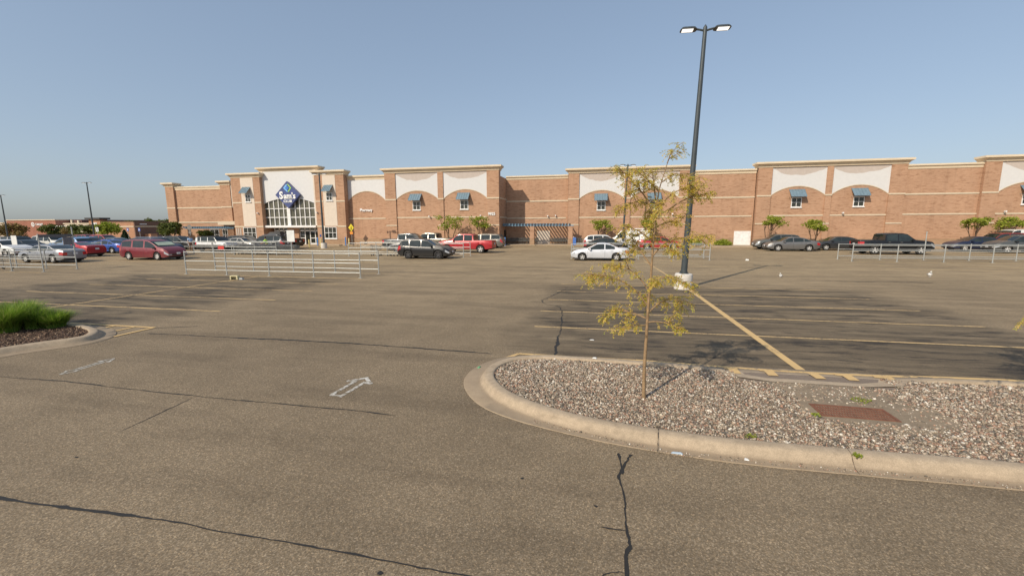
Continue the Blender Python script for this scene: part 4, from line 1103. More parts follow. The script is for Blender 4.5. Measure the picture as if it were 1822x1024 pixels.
    for wx in T['wx']:
        for s in (1,-1):
            wc = (wx, s*(hw-.115), r); tw = .11
            tb = MB().lathe([(r*.62,-tw),(r*.86,-tw),(r*.97,-tw*.8),(r,-tw*.5),(r,tw*.5),(r*.97,tw*.8),(r*.86,tw),(r*.62,tw)], (0,0,0), 'y', 28)
            tb.lathe([(0,s*tw*.2),(r*.64,s*tw*.2)], (0,0,0), 'y', 20)
            wo_ = tb.build('wheel', M_TYRE, p, 40); wo_.location = wc
            rb = MB(); o_ = s*tw*.72
            rb.lathe([(r*.57,o_-.02),(r*.57,o_+.012),(r*.66,o_+.012),(r*.66,o_-.02)], (0,0,0), 'y', 24)
            rb.lathe([(0,o_+.01),(r*.16,o_+.008),(r*.17,o_-.03)], (0,0,0), 'y', 12)
            ns = 5 if typ != 'minivan' else 7
            for k in range(ns):
                a = 2*PI*k/ns+.3; ca, sa = math.cos(a), math.sin(a); w0, w1 = r*.10, r*.13
                def sp(rr, ww, yy): return [(rr*ca-ww*sa,yy,rr*sa+ww*ca),(rr*ca+ww*sa,yy,rr*sa-ww*ca)]
                q0 = sp(r*.08,w0,o_); q1 = sp(r*.6,w1,o_-.005); q2 = sp(r*.08,w0,o_-.04*s); q3 = sp(r*.6,w1,o_-.045*s)
                rb.add(q0+q1+q2+q3, [(0,1,3,2),(4,6,7,5),(0,2,6,4),(1,5,7,3)])
            rb.build('rim', rim, wo_, 40)
    # mirrors, plates, handles
    zmr = interp(T['belt'], T['ws'][1])+.10; xmr = T['ws'][1]-.28
    for s in (1,-1):
        mb = MB(); y0_ = s*hw*.93
        mb.add([(xmr-.07,y0_,zmr-.06),(xmr+.08,y0_,zmr-.06),(xmr+.08,y0_,zmr+.03),(xmr-.07,y0_,zmr+.06),(xmr-.08,y0_+s*.21,zmr-.07),(xmr+.05,y0_+s*.19,zmr-.06),(xmr+.05,y0_+s*.19,zmr+.05),(xmr-.08,y0_+s*.21,zmr+.08)],
               [(0,1,2,3),(7,6,5,4),(0,4,5,1),(1,5,6,2),(2,6,7,3),(3,7,4,0)])
        mb.build('mirror', M_BLACKP if trim or typ in ('minivan','van','crossover') else pm, p)
        for (a, b) in T['sw'][-2:]:
            xh = a+.12; zh = interp(T['belt'], xh)-.09
            MB().box(xh,xh+.19,s*hw*.972-.018,s*hw*.972+.028,zh-.016,zh+.016).build('door_handle', M_CHROME if typ in ('minivan','pickup') else pm, p)
        # door shut lines, as thin dark seams
        mb = MB()
        for a, b in T['sw'][-2:]:
            xd = b+.03 if b < T['ws'][1]-.4 else b+.02
            zt_, zl = interp(T['belt'], xd)-.01, sill+.08
            for k in range(5):
                za, zb_ = zl+(zt_-zl)*k/5, zl+(zt_-zl)*(k+1)/5
                zmid = sill+(interp(T['belt'],xd)-sill)*.62
                def yy(z): return hw*(.967+.035*(z-sill)/(zmid-sill)) if z < zmid else hw*(1.0-.024*(z-zmid)/(zt_-zmid+.01))
                mb.add([(xd-.006,s*(yy(za)+.003),za),(xd+.006,s*(yy(za)+.003),za),(xd+.006,s*(yy(zb_)+.003),zb_),(xd-.006,s*(yy(zb_)+.003),zb_)], [(0,1,2,3)])
        mb.build('door_seam', M_BLACKP, p, fix=False)
    zpl = sill+.30
    MB().box(xmn-.075,xmn-.055,-.16,.16,zpl+.14,zpl+.30).build('number_plate', M_PLATE, p)
    MB().box(xmx+.055,xmx+.075,-.16,.16,zpl-.05,zpl+.11).build('number_plate', M_PLATE, p)
    if 'rack' in extras:
        for s in (1,-1): MB().tube([(-1.7,s*.68,Hm-.03),(-1.5,s*.68,Hm+.05),(.1,s*.68,Hm+.06),(.3,s*.68,Hm)], .022, 6).build('roof_rail', M_CHROME, p)
    if 'box' in extras:
        mb = MB(); mb.add([(-1.9,-.42,Hm+.06),(-.1,-.42,Hm+.06),(-.1,.42,Hm+.06),(-1.9,.42,Hm+.06),(-1.8,-.36,Hm+.38),(-.5,-.34,Hm+.36),(-.5,.34,Hm+.36),(-1.8,.36,Hm+.38)], [(0,3,2,1),(4,5,6,7),(0,1,5,4),(1,2,6,5),(2,3,7,6),(3,0,4,7)])
        mb.build('roof_box', M_BLACKP, p)
    if 'ladder' in extras:
        mb = MB()
        for s in (-.35,.35): mb.box(-1.6,.3,s-.03,s+.03,Hm+.14,Hm+.22)
        for k in range(9): mb.box(-1.5+k*.2,-1.46+k*.2,-.35,.35,Hm+.15,Hm+.19)
        for xx in (-1.4,.1): mb.box(xx-.03,xx+.03,-.8,.8,Hm+.02,Hm+.10)
        mb.build('roof_rack', M_WHITE, p)
        MB().box(-.9,-.1,hw-.03,hw+.012,1.35,1.62).build('side_window', M_CGLASS, p)
        MB().box(-1.9,-1.1,-hw-.012,-hw+.03,1.35,1.62).build('side_lettering', plain('van_brown', (.16,.09,.045), .6), p)
    if 'visor' in extras:
        zc = interp(T['top'], 1.25)
        MB().add([(1.5,-.75,zc-.10),(1.5,.75,zc-.10),(1.1,.75,zc+.16),(1.1,-.75,zc+.16)], [(0,1,2,3)]).build('sun_shade', plain('sun_shade', (.45,.52,.40), .5), p)
    if 'spoiler' in extras:
        mb = MB(); mb.box(-2.38,-2.12,-.72,.72,1.20,1.235); mb.box(-2.28,-2.2,-.6,-.54,1.05,1.2); mb.box(-2.28,-2.2,.54,.6,1.05,1.2); mb.build('spoiler', pm, p)
    return p
BLK=(.007,.0075,.009); DGR=(.03,.032,.035); GRY=(.13,.13,.13); SIL=(.24,.24,.24); WHI=(.72,.72,.71); NAV=(.012,.02,.055); BLU=(.02,.075,.33); LBL=(.11,.24,.46); RED=(.42,.022,.03); MAR=(.20,.025,.035); TAN=(.17,.15,.115); DRD=(.24,.02,.025)
CARS_LIST = [
 ('minivan','maroon minivan with its sun shade up facing right beside the long trolley bay','minivan',-38.3,30.25,1,'minivan',MAR,M_RIM,('visor',)),
 ('sedan','silver sedan with dark rear beside the left trolley bay','car',-43.9,26.55,-1,'sedan',(.30,.31,.33),M_RIM,()),
 ('coupe_car','bright red coupe with dark rear window behind the silver sedan','car',-49.9,32.2,-1,'muscle',RED,M_RIMD,()),
 ('crossover','light blue hatchback with roof spoiler behind the red coupe','car',-58.8,37.4,-1,'crossover',LBL,M_RIM,()),
 ('suv','white crossover nose at the left edge behind the trolley bay','car',-56.3,30.6,1,'crossover',WHI,M_RIM,()),
 ('sedan','black sedan facing right behind the white trolley bay sign','car',-61.9,35.3,1,'sedan',BLK,M_RIM,()),
 ('crossover','white crossover with black roof parked behind the black sedan','car',-68.9,38.6,1,'suv',WHI,M_RIM,(),),
 ('suv','large white suv beyond the red coupe, farthest left row','car',-68.4,41.7,1,'suv',(.68,.67,.62),M_RIM,('rack',)),
 ('sedan','bright blue sedan with tail lights facing right, left of the maroon minivan','car',-52.8,37.1,-1,'sedan',BLU,M_RIM,()),
 ('crossover','pale blue crossover facing right behind the bright blue sedan','car',-59.6,39.7,1,'crossover',(.10,.20,.36),M_RIM,()),
 ('sedan','dark grey sedan beyond the bright blue sedan','car',-61.3,43.6,-1,'sedan',(.10,.12,.15),M_RIM,()),
 ('crossover','dark red crossover in the far row left of the store','car',-78.0,52.0,1,'crossover',DRD,M_RIM,()),
 ('hatchback','red hatchback half hidden behind the blue sedans in the far row','car',-72.5,50.5,1,'crossover',RED,M_RIM,()),
 ('suv','dark blue suv with chrome roof rails behind the maroon minivan','car',-43.2,34.45,1,'suv',(.02,.028,.05),M_RIM,('rack',)),
 ('sedan','black sedan in the far row beyond the dark blue suv','car',-51.4,44.1,1,'crossover',BLK,M_RIMD,()),
 ('suv','white boxy suv with dark roof facing right before the entrance','car',-43.2,41.3,1,'boxy',WHI,M_RIMD,()),
 ('sedan','silver sedan half hidden behind the white boxy suv','car',-42.6,44.3,1,'sedan',SIL,M_RIM,()),
 ('crossover','black crossover left of the grey suv near the entrance','car',-45.2,47.6,1,'crossover',BLK,M_RIM,()),
 ('suv','grey suv with a black roof box near the entrance','car',-39.0,44.55,-1,'suv',(.085,.09,.10),M_RIM,('box','rack')),
 ('pickup_truck','black pickup truck with its tailgate towards the entrance doors','pickup',-39.6,46.9,-1,'pickup',BLK,M_RIMD,()),
 ('pickup_truck','dark grey pickup truck beneath the pharmacy wall facing right','pickup',-21.45,45.7,1,'pickup',(.035,.042,.05),M_RIM,()),
 ('sedan','grey sedan nose showing left of the black crossover','car',-20.0,43.3,-1,'sedan',(.12,.12,.12),M_RIM,()),
 ('crossover','black crossover with dark wheels in front of the pickups','car',-14.8,34.9,1,'crossover',BLK,M_RIMD,()),
 ('pickup_truck','tan pickup truck left of the red pickup facing left','pickup',-20.2,49.2,-1,'pickup',TAN,M_RIM,()),
 ('pickup_truck','bright red crew cab pickup truck facing left','pickup',-13.7,42.9,-1,'pickup',RED,M_RIM,()),
 ('minivan','silver people carrier at the corner by the pergola','minivan',-14.3,51.9,-1,'minivan',(.20,.19,.17),M_RIM,()),
 ('crossover','white crossover with its tail to the left behind the black sedan','car',0.42,50.5,1,'crossover',WHI,M_RIM,()),
 ('sedan','black sedan behind the white coupe','car',0.7,46.5,1,'sedan',BLK,M_RIM,()),
 ('coupe_car','white two door coupe facing left in the open lot','car',-0.03,35.15,-1,'coupe',(.62,.64,.68),M_RIM,()),
 ('van','white work van with a roof rack facing left by the store wall','van',3.8,57.1,-1,'van',(.74,.74,.72),M_RIM,('ladder',)),
 ('sedan','red sedan half hidden behind the sapling','car',6.6,51.5,1,'sedan',RED,M_RIM,()),
 ('suv','grey suv facing left behind the silver sedan by the right wall','car',19.3,53.0,-1,'crossover',(.10,.105,.10),M_RIM,()),
 ('sedan','silver grey sedan facing left in front of the grey suv','car',19.55,49.9,-1,'sedan',(.19,.185,.18),M_RIM,()),
 ('sedan','charcoal sedan facing left beside the black pickup tail','car',24.9,52.0,-1,'sedan',DGR,M_RIM,()),
 ('pickup_truck','black pickup truck facing right behind the right trolley bay','pickup',26.4,46.0,1,'pickup',BLK,M_RIM,()),
 ('sedan','navy sedan facing left at the right end of the row','car',37.4,52.2,-1,'sedan',NAV,M_RIM,()),
 ('suv','dark red suv behind the navy sedan','car',41.7,55.2,-1,'suv',DRD,M_RIM,()),
 ('suv','charcoal crossover at the right edge facing left','car',38.7,49.4,-1,'crossover',(.08,.085,.085),M_RIM,()),
 ('van','white van with rounded roof behind the dark red suv near the wall','van',44.9,57.1,-1,'van',(.74,.74,.70),M_RIM,()),
]
for (nm, lb, ct, x, y, hd, ty, col, rim, ex) in CARS_LIST:
    car(nm, lb, ct, x, y, hd, ty, col, rim, random.gauss(0,.008), ex, metal=.5 if col[0] > .12 and col != WHI and max(col) < .5 and abs(col[0]-col[2]) < .06 else .15, trim=ty == 'boxy' or None, roofdark=(ty == 'boxy' or 'black roof' in lb))
# ================================================================== TREES AND PLANTS
def leaf_mesh(name, pts, mat, parent, size, droop=.3, aspect=1.6):
    """one small pointed quad per point; every leaf is its own island"""
    V = []; F = []
    for p in pts:
        s = size*random.uniform(.6,1.3)
        d = Vector((random.gauss(0,1),random.gauss(0,1),random.gauss(-droop,.6))).normalized()
        a = d.cross(Vector((random.gauss(0,1),random.gauss(0,1),random.gauss(0,1)))).normalized()
        b = d*s*aspect*.5; a = a*s*.5; n = len(V); c = Vector(p)
        k = d.cross(a).normalized()*s*.12
        V += [tuple(c-b),tuple(c+a+k),tuple(c+b),tuple(c-a+k)]; F.append((n,n+1,n+2,n+3))
    me = bpy.data.meshes.new(name); me.from_pydata(V, [], F)
    return link_mesh(name, me, mat, parent)
def branch_pts(a, b, sag=.0, n=6, wob=.03):
    a, b = Vector(a), Vector(b); L = (b-a).length
    return [a+(b-a)*(i/n)+Vector((random.gauss(0,wob*L*.3),random.gauss(0,wob*L*.3),random.gauss(0,wob*L*.2)-sag*L*(i/n)**2)) if 0 < i < n else (a if i == 0 else b) for i in range(n+1)]
def crown_tree(name, label, cat, x, y, z0, H, R, cz, mat, group, stems=3, clumps=9, leaves=1600, size=.16, sq=.75, bark=None, lopsided=0, conical=False, trunkh=None):
    t = thing(name, label, cat, (x,y,z0), 0, group)
    tb = MB(); fork = trunkh or H*.22
    tops = []
    cl = []
    for k in range(clumps):
        th = 2*PI*k/clumps+random.uniform(-.4,.4); rr = R*random.uniform(.30,.74)
        zz = cz+random.uniform(-.55,.6)*R*sq
        if conical: zz = H*.12+(H*.82)*(k/clumps); rr = R*(1-k/clumps)*.55; th = k*2.4
        cl.append((Vector((rr*math.cos(th)+lopsided*random.random(), rr*math.sin(th), zz)), R*random.uniform(.26,.44)*(1 if not conical else (1.05-.75*k/clumps))))
    cl.append((Vector((0,0,cz+R*sq*.5 if not conical else H*.92)), R*(.36 if not conical else .16)))
    for s in range(stems):
        th = 2*PI*s/stems+.5; base = Vector((.07*math.cos(th),.07*math.sin(th),0)) if stems > 1 else Vector((0,0,0))
        mid = Vector((R*.20*math.cos(th),R*.20*math.sin(th),fork*1.2)) if stems > 1 else Vector((random.uniform(-.05,.05),0,fork))
        tip = Vector((R*.45*math.cos(th),R*.45*math.sin(th),cz)) if stems > 1 else Vector((0,0,cz+R*.2))
        rr0 = .035*H**.5*1.1 if stems > 1 else .05*H**.5
        P = branch_pts(base, mid, 0, 4)+branch_pts(mid, tip, 0, 5)[1:]
        tb.tube(P, [rr0*(1-.78*i/(len(P)-1)) for i in range(len(P))], 6); tops.append((mid,tip))
    for c, _ in cl:
        m_, t_ = min(tops, key=lambda q: (q[1]-c).length); u = random.uniform(.15,.8); a = m_+(t_-m_)*u
        P = branch_pts(a, c, 0, 5); tb.tube(P, [.02*H**.5*.6*(1-.8*i/(len(P)-1))+.004 for i in range(len(P))], 5)
    tb.build('trunk', bark or M_BARKD, t, 60)
    pts = []
    per = leaves//len(cl)
    for c, r in cl:
        for _ in range(per):
            d = Vector((random.gauss(0,1),random.gauss(0,1),random.gauss(0,1))).normalized()*r*(random.random()**.38)*random.uniform(.7,1.22)
            pts.append(c+Vector((d.x,d.y,d.z*sq)))
    leaf_mesh('crown', pts, mat, t, size)
    return t
G1 = 'small trees along the store front'
for (lb, x, y, top, R, lop) in [
  ('wide bright green tree with forked stems above the red pickup',-19.6,54.2,4.45,2.1,0),
  ('bright green forked tree beside the street number',-15.6,54.9,4.2,1.6,0),
  ('rounded low tree left of the white van',.05,58.4,3.6,1.5,0),
  ('green tree directly behind the sapling crown',6.1,58.6,3.8,1.4,0),
  ('green tree with a lower side crown left of the silver sedan',19.8,56.9,3.95,1.35,1.1),
  ('green tree above the tail of the silver sedan',24.75,56.9,3.45,1.45,0),
  ('green tree above the navy sedan',40.55,57.0,3.6,1.3,0),
  ('green tree at the right edge beside the white van',45.0,58.6,3.85,1.7,0)]:
    crown_tree('small_tree', lb, 'tree', x, y, .1, top-.1, R, top-.1-R*.62, M_CRAB, G1, 3, 17, 900, .14, .60, lopsided=lop)
def bush(label, x, y, R, h, mat=None, n=900, size=.13, z0=.1, group=None, name='shrub', cat='shrub'):
    t = thing(name, label, cat, (x,y,z0), 0, group)
    tb = MB()
    for k in range(5):
        th = 2*PI*k/5; tb.tube([(0,0,0),(R*.3*math.cos(th),R*.3*math.sin(th),h*.4),(R*.5*math.cos(th),R*.5*math.sin(th),h*.75)], [.03,.02,.008], 5)
    tb.build('stems', M_BARKD, t)
    pts = []
    for _ in range(n):
        d = Vector((random.gauss(0,1),random.gauss(0,1),abs(random.gauss(0,1)))).normalized()*(random.random()**.3)*random.uniform(.8,1.08)
        pts.append((d.x*R,d.y*R,.08+d.z*h))
    leaf_mesh('foliage', pts, mat or M_CRAB, t, size)
bush('rounded green shrub between the lamp pole and the white service door',15.4,59.3,1.15,.72)
bush('low green shrub right of the lamp pole partly behind the sapling',11.9,59.0,1.0,.8)
bush('small shrub at the foot of the white service door',19.6,59.2,.6,.5)
bush('small shrub in front of the grey suv nose',20.4,58.9,.5,.6,n=500)
# distant trees left of the store
G2 = 'trees around the shops left of the store'
M_EVER = leaf_mat('evergreen_needles', [(.02,.045,.012),(.03,.06,.016),(.018,.038,.011)], .15)
for (lb, x, y, top, R, mat) in [
  ('large brownish tree in front of the red brick store sign',-129.3,72,4.1,3.0,M_AUTL),
  ('bushy green tree left of the red brick store corner',-121.4,74,3.7,2.3,M_FARL),
  ('rusty tree between the red brick store and the red panel',-117.6,75,3.1,1.7,M_AUTL),
  ('dense green tree in front of the beige shop left of its tower',-106.2,70,3.55,2.6,M_FARL),
  ('loose yellowish green tree in front of the shop tower',-99.9,70,4.25,2.6,M_CRAB),
  ('dark tree left of the far pergola',-69.4,57.5,3.7,1.75,M_FARL),
  ('second dark tree left of the far pergola nearer the wall',-65.2,54.5,3.6,1.6,M_FARL),
  ('shaded tree under the far pergola by the wing windows',-63.2,58.6,2.3,1.1,M_FARL)]:
    z0 = ground_z(x, y); crown_tree('tree', lb, 'tree', x, y, z0, top-z0, R, top-z0-R*.72, mat, G2, 3, 14, 2000, .26 if R > 2 else .19, .72)
crown_tree('evergreen_tree', 'small conical dark evergreen before the shop corner', 'tree', -89.9,66,0,2.3,1.1,1.1,M_EVER,G2,1,34,3400,.13,.9,conical=True)
for (lb, x, top, R) in [('tree crown rising behind the brown shop roof nearest the wing',-128.5,5.2,2.6),('tree crown behind the brown shop roof left of the first',-142,4.9,1.9),('broad tree crown behind the end of the brown shop wall',-134.8,5.35,2.6)]:
    crown_tree('tree', lb, 'tree', x, 106.5, -4.2, top+4.2, R, top+4.2-R*.75, M_FARL, G2, 2, 10, 1300, .3, .8)

# ornamental grass in the left island
def grass_clump(label, x, y, h, R, n, mat=M_GRASSB, z0=.1):
    t = thing('ornamental_grass', label, 'grass clump', (x,y,z0), 0, 'grass clumps in the left island')
    V = []; F = []
    for _ in range(n):
        th = random.uniform(0,2*PI); r0 = R*.42*math.sqrt(random.random()); lean = random.uniform(.1,.95)*R
        th2 = th+random.gauss(0,.5); hh = h*random.uniform(.6,1.08); wd = random.uniform(.006,.017)
        bx, by = r0*math.cos(th), r0*math.sin(th); sx, sy = -math.sin(th2)*wd, math.cos(th2)*wd
        k0 = len(V); m_ = 5
        for i in range(m_):
            u = i/(m_-1); px = bx+math.cos(th2)*lean*u**1.8; py = by+math.sin(th2)*lean*u**1.8; pz = hh*(u-.22*u**3*lean/R)
            ww = 1-.9*u
            V += [(px+sx*ww,py+sy*ww,pz),(px-sx*ww,py-sy*ww,pz)]
            if i: F.append((k0+2*i-2,k0+2*i-1,k0+2*i+1,k0+2*i))
    me = bpy.data.meshes.new('blades'); me.from_pydata(V, [], F); link_mesh('blades', me, mat, t)
    mb = MB()
    for k in range(4): mb.tube([(0,0,-.03),(.05*math.cos(k*1.6),.05*math.sin(k*1.6),.08)], [.06,.03], 6)
    mb.build('root_crown', M_BARKD, t)
grass_clump('tall lush grass clump at the left picture edge',-16.15,7.75,.82,.66,3000)
grass_clump('tall green grass clump in the middle of the left island',-15.35,8.05,.75,.62,2800)
grass_clump('grass clump behind the tall ones near the island back kerb',-15.9,8.65,.74,.62,2400)
grass_clump('lower looser grass clump nearest the tip of the left island',-14.75,8.72,.50,.50,1700)
grass_clump('small grass clump filling the gap beside the looser clump',-15.15,8.55,.60,.50,1500)

# the young honeylocust: trunk and limbs follow the tree in the island
def sapling(label, x, y, seed, limbs, trunk, leafmul=1.0, H=4.0):
    random.seed(seed)
    t = thing('young_tree', label, 'young tree', (x,y,.1), 0, 'young trees in the gravel island')
    tb = MB(); tr = [Vector(p) for p in trunk]
    n = len(tr)
    def sub(P, k=4): return catmull3(P, k)
    TP = sub(tr, 4)
    tb.tube(TP, [.027*(1-i/(len(TP)-1))**1.25+.004 for i in range(len(TP))], 8)
    tb.build('trunk', M_BARK, t, 60)
    bb = MB(); leaves = []
    def grow(P, r0, depth):
        P = [Vector(p) for p in P]; Q = sub(P, 4); L = len(Q)
        bb.tube(Q, [r0*(1-.8*i/(L-1))+.0015 for i in range(L)], 5)
        tot = sum((Q[i+1]-Q[i]).length for i in range(L-1))
        for i in range(1, L):
            u = i/(L-1)
            if u < .30 and depth == 0: continue
            k = (2.0 if u > .6 else 1.4)*leafmul*(tot/.6)**.3
            for _ in range(int(k)+(random.random() < k % 1)): leaves.append((Q[i]+(Q[i-1]-Q[i])*random.random(), (Q[i]-Q[i-1]).normalized()))
        if depth < 1:
            for _ in range(max(3, int(tot*11))):
                u = random.uniform(.3,.95); i = min(L-2, int(u*(L-1))); a = Q[i]; d = (Q[i+1]-Q[i]).normalized()
                side = Vector((random.gauss(0,.5),random.gauss(0,1),random.gauss(.05,.5)))
                e = (d*.6+side*.75).normalized()*random.uniform(.10,.30)
                grow([a, a+e*.5+Vector((0,0,.01)), a+e+Vector((0,0,-.02))], r0*.45, 1)
    for P in limbs: grow(P, .0125 if (Vector(P[-1])-Vector(P[0])).length > .5 else .008, 0)
    bb.build('branches', M_BARK, t, 60)
    V = []; F = []
    for (p, d) in leaves:            # pinnate leaf: drooping rachis with paired leaflets
        out = Vector((random.gauss(0,1),random.gauss(0,1),random.gauss(-.1,.45))).normalized()
        out = (out+d*.5).normalized(); ln = random.uniform(.08,.17); nl = int(ln/.017)
        pr = Vector(p)
        for k in range(nl):
            u = (k+1)/nl; dirn = (out+Vector((0,0,-1.1*u*u))).normalized(); pr = pr+dirn*(ln/nl)
            side = dirn.cross(Vector((random.gauss(0,.25),random.gauss(0,.25),1))).normalized()
            for s in (1,-1):
                if random.random() < .14: continue
                la = (side*s*.8+dirn*.45+Vector((random.gauss(0,.2),random.gauss(0,.2),random.gauss(-.25,.25)))).normalized()*random.uniform(.020,.036)
                wv = la.cross(dirn).normalized().cross(la).normalized()*random.uniform(.0055,.0095)
                c = pr; n0 = len(V); V += [tuple(c),tuple(c+la*.5+wv),tuple(c+la),tuple(c+la*.5-wv)]; F.append((n0,n0+1,n0+2,n0+3))
    me = bpy.data.meshes.new('leaves'); me.from_pydata(V, [], F); link_mesh('leaves', me, M_LOCUST, t)
    return t
def catmull3(P, n):
    P = [Vector(p) for p in P]; out = []; L = len(P)
    for i in range(L-1):
        a, b, c, d = P[max(i-1,0)], P[i], P[i+1], P[min(i+2,L-1)]
        for k in range(n):
            t = k/n; out.append(.5*((2*b)+(c-a)*t+(2*a-5*b+4*c-d)*t*t+(3*b-a-3*c+d)*t**3))
    out.append(P[-1]); return out
# measured in metres from the trunk foot: x right, z up; y is the depth given to each limb
TRUNK = [(0, 0, 0), (-0.01, 0, 0.5), (0.0, 0, 1.0), (0.01, 0, 1.54), (0.03, 0, 1.97), (0.04, 0, 2.4), (0.06, 0, 2.82), (0.09, 0, 3.23), (0.16, 0, 3.51), (0.21, 0, 3.71)]
def lim(*pts): return list(pts)
LIMBS = [
 lim((0.0, 0, 1.3),(-0.22, 0.06, 1.37),(-0.43, 0.12, 1.39),(-0.62, 0.18, 1.3)),
 lim((-0.01, 0, 1.2),(-0.2, -0.1, 1.19),(-0.44, -0.2, 1.18)),
 lim((0.01, 0, 1.49),(-0.22, -0.05, 1.77),(-0.5, -0.12, 1.93),(-0.78, -0.15, 1.99),(-0.88, -0.18, 1.93)),
 lim((0.02, 0, 1.71),(-0.13, 0.08, 1.92),(-0.35, 0.18, 2.08),(-0.58, 0.25, 2.1)),
 lim((0.0, 0, 1.24),(0.15, -0.05, 1.27),(0.35, -0.1, 1.24),(0.5, -0.15, 1.19)),
 lim((0.01, 0, 1.39),(0.17, 0.08, 1.53),(0.37, 0.15, 1.6),(0.57, 0.2, 1.52)),
 lim((0.02, 0, 1.89),(0.19, -0.1, 1.97),(0.35, -0.15, 1.96),(0.45, -0.18, 1.89)),
 lim((0.04, 0, 2.1),(-0.11, 0.05, 2.31),(-0.25, 0.1, 2.52),(-0.43, 0.12, 2.7)),
 lim((0.04, 0, 2.27),(0.2, 0.0, 2.46),(0.45, -0.05, 2.55),(0.75, -0.1, 2.57)),
 lim((0.05, 0, 2.47),(-0.17, -0.12, 2.64),(-0.37, -0.2, 2.72)),
 lim((0.06, 0, 2.8),(-0.09, -0.03, 3.13),(-0.28, -0.08, 3.35),(-0.41, -0.1, 3.49),(-0.53, -0.12, 3.56)),
 lim((0.07, 0, 2.86),(0.29, 0.05, 3.0),(0.52, 0.08, 3.13),(0.78, 0.1, 3.18)),
 lim((0.08, 0, 2.99),(0.24, -0.06, 3.16),(0.41, -0.1, 3.26),(0.6, -0.12, 3.33)),
 lim((0.06, 0, 3.03),(0.02, 0.08, 3.36),(-0.01, 0.1, 3.55)),
 lim((0.05, 0, 2.92),(-0.07, 0.1, 3.06),(-0.25, 0.18, 3.08),(-0.38, 0.22, 3.02)),
 lim((0.11, 0, 3.35),(0.27, 0.06, 3.46),(0.41, 0.1, 3.49)),
 lim((0.09, 0, 3.23),(-0.1, -0.06, 3.41),(-0.29, -0.1, 3.55)),
 lim((0.19, 0, 3.63),(0.23, 0.02, 3.75),(0.28, 0.03, 3.82)),
 lim((0.04, 0, 2.36),(0.08, 0.3, 2.52),(0.07, 0.5, 2.63)),
 lim((0.03, 0, 1.8),(0.04, -0.28, 1.92),(0.05, -0.5, 1.91)),
 lim((0.06, 0, 2.78),(0.07, -0.25, 2.98),(0.09, -0.42, 3.03)),
 lim((0.05, 0, 2.61),(0.04, 0.28, 2.87),(0.01, 0.42, 2.96)),
 lim((0.01, 0, 1.54),(0.01, 0.3, 1.59),(-0.01, 0.5, 1.54)),
 lim((0.05, 0, 2.7),(0.26, 0.1, 2.78),(0.47, 0.16, 2.8)),
 lim((0.04, 0, 2.4),(0.25, -0.1, 2.37),(0.41, -0.14, 2.29)),
]
sapling('thin young honeylocust with yellowing leaves in the gravel island', .74, 6.76, 11, LIMBS, TRUNK)
LIMBS2 = [[(-q[0]*.8, q[1], q[2]) for q in P] for P in LIMBS]+[lim((-.03,0,1.2),(-.40,0,1.38),(-.75,-.02,1.46),(-1.0,-.03,1.42))]
sapling('second young honeylocust at the right edge, only a branch tip in view', 6.86, 7.2, 23, LIMBS2, [(-a,b,c) for a,b,c in TRUNK], .55)
random.seed(99)

# weeds
def weed(label, x, y, z, r, n):
    t = thing('weed', label, 'weed', (x,y,z), 0, 'weeds in the island')
    V = []
    for _ in range(n):
        a = random.uniform(0,2*PI); q = r*random.random()**.5; V.append((q*math.cos(a),q*math.sin(a)*.7,random.uniform(.008,.05)))
    leaf_mesh('leaves', V, M_CRAB, t, .02)
    MB().tube([(0,0,-.02),(0,0,.03)], .006, 5).build('stem', M_BARKD, t)
weed('green weed growing out of the kerb joint',3.03,5.40,.12,.05,60)
weed('small weed patch behind the drain grate',4.05,7.30,.09,.14,90)
weed('weed tuft at the inner edge of the front kerb',1.98,5.72,.09,.07,60)
weed('weed tuft among the pebbles left of the drain grate',3.1,6.55,.10,.06,40)

# ================================================================== SIGNS, BOLLARDS, LITTER
def bollard(label, x, y, h, col, grp):
    p = thing('bollard', label, 'bollard', (x,y,0), 0, grp)
    MB().lathe([(.085,0),(.085,h-.06),(.06,h-.015),(0,h)], n=14).build('post', plain('bollard_'+col, {'yellow':(.62,.50,.20),'blue':(.06,.20,.50)}[col], .5), p, 40)
    MB().lathe([(.105,0),(.105,.05),(.085,.05)], n=14).build('collar', M_CONC, p, 40)
bollard('pale yellow bollard left of the open entrance door',-35.9,47.6,1.15,'yellow','bollards before the store')
bollard('pale yellow bollard right of the open entrance door',-36.0,50.0,1.15,'yellow','bollards before the store')
bollard('blue bollard standing in the entrance doorway',-39.5,54.2,1.2,'blue','bollards before the store')
bollard('blue bollard at the right foot of the entrance tower',-35.2,54.4,1.25,'blue','bollards before the store')
bollard('yellow bollard in the shade at the right foot of the entrance tower',-34.6,54.3,1.1,'yellow','bollards before the store')
bollard('blue bollard at the corner beside the silver people carrier',-12.6,56.4,1.2,'blue','bollards before the store')
def signpost(name, label, x, y, z0, H, build, cat='sign', grp=None):
    p = thing(name, label, cat, (x,y,z0), 0, grp)
    MB().tube([(0,0,0),(0,0,H)], .03, 8).build('post', M_POST, p, 40)
    build(p, H); return p
M_SY = plain('sign_yellow', (.74,.60,.03), .45); M_SO = plain('sign_orange', (.75,.28,.04), .45); M_SB = plain('sign_bright_blue', (.05,.12,.42), .45); M_SG = plain('sign_back', (.24,.22,.20), .5, .4)
def yel(p, H):
    MB().prism_xz([(0,H-1.1),(.42,H-.55),(0,H),(-.42,H-.55)], -.06,-.04).build('panel', M_SY, p)
    MB().box(-.24,.24,-.06,-.04,H-1.48,H-1.12).build('lower_panel', M_SO, p)
    mb = MB(); mb.tube([(0,-.065,H-.45),(0,-.065,H-.70)], .05, 6); mb.lathe([(0,.06),(.06,0),(0,-.06)], (0,-.07,H-.36), n=8)
    for s in (-1,1): mb.tube([(0,-.065,H-.68),(.10*s,-.065,H-.86)], .03, 6)
    mb.build('walking_symbol', M_BLACKP, p)
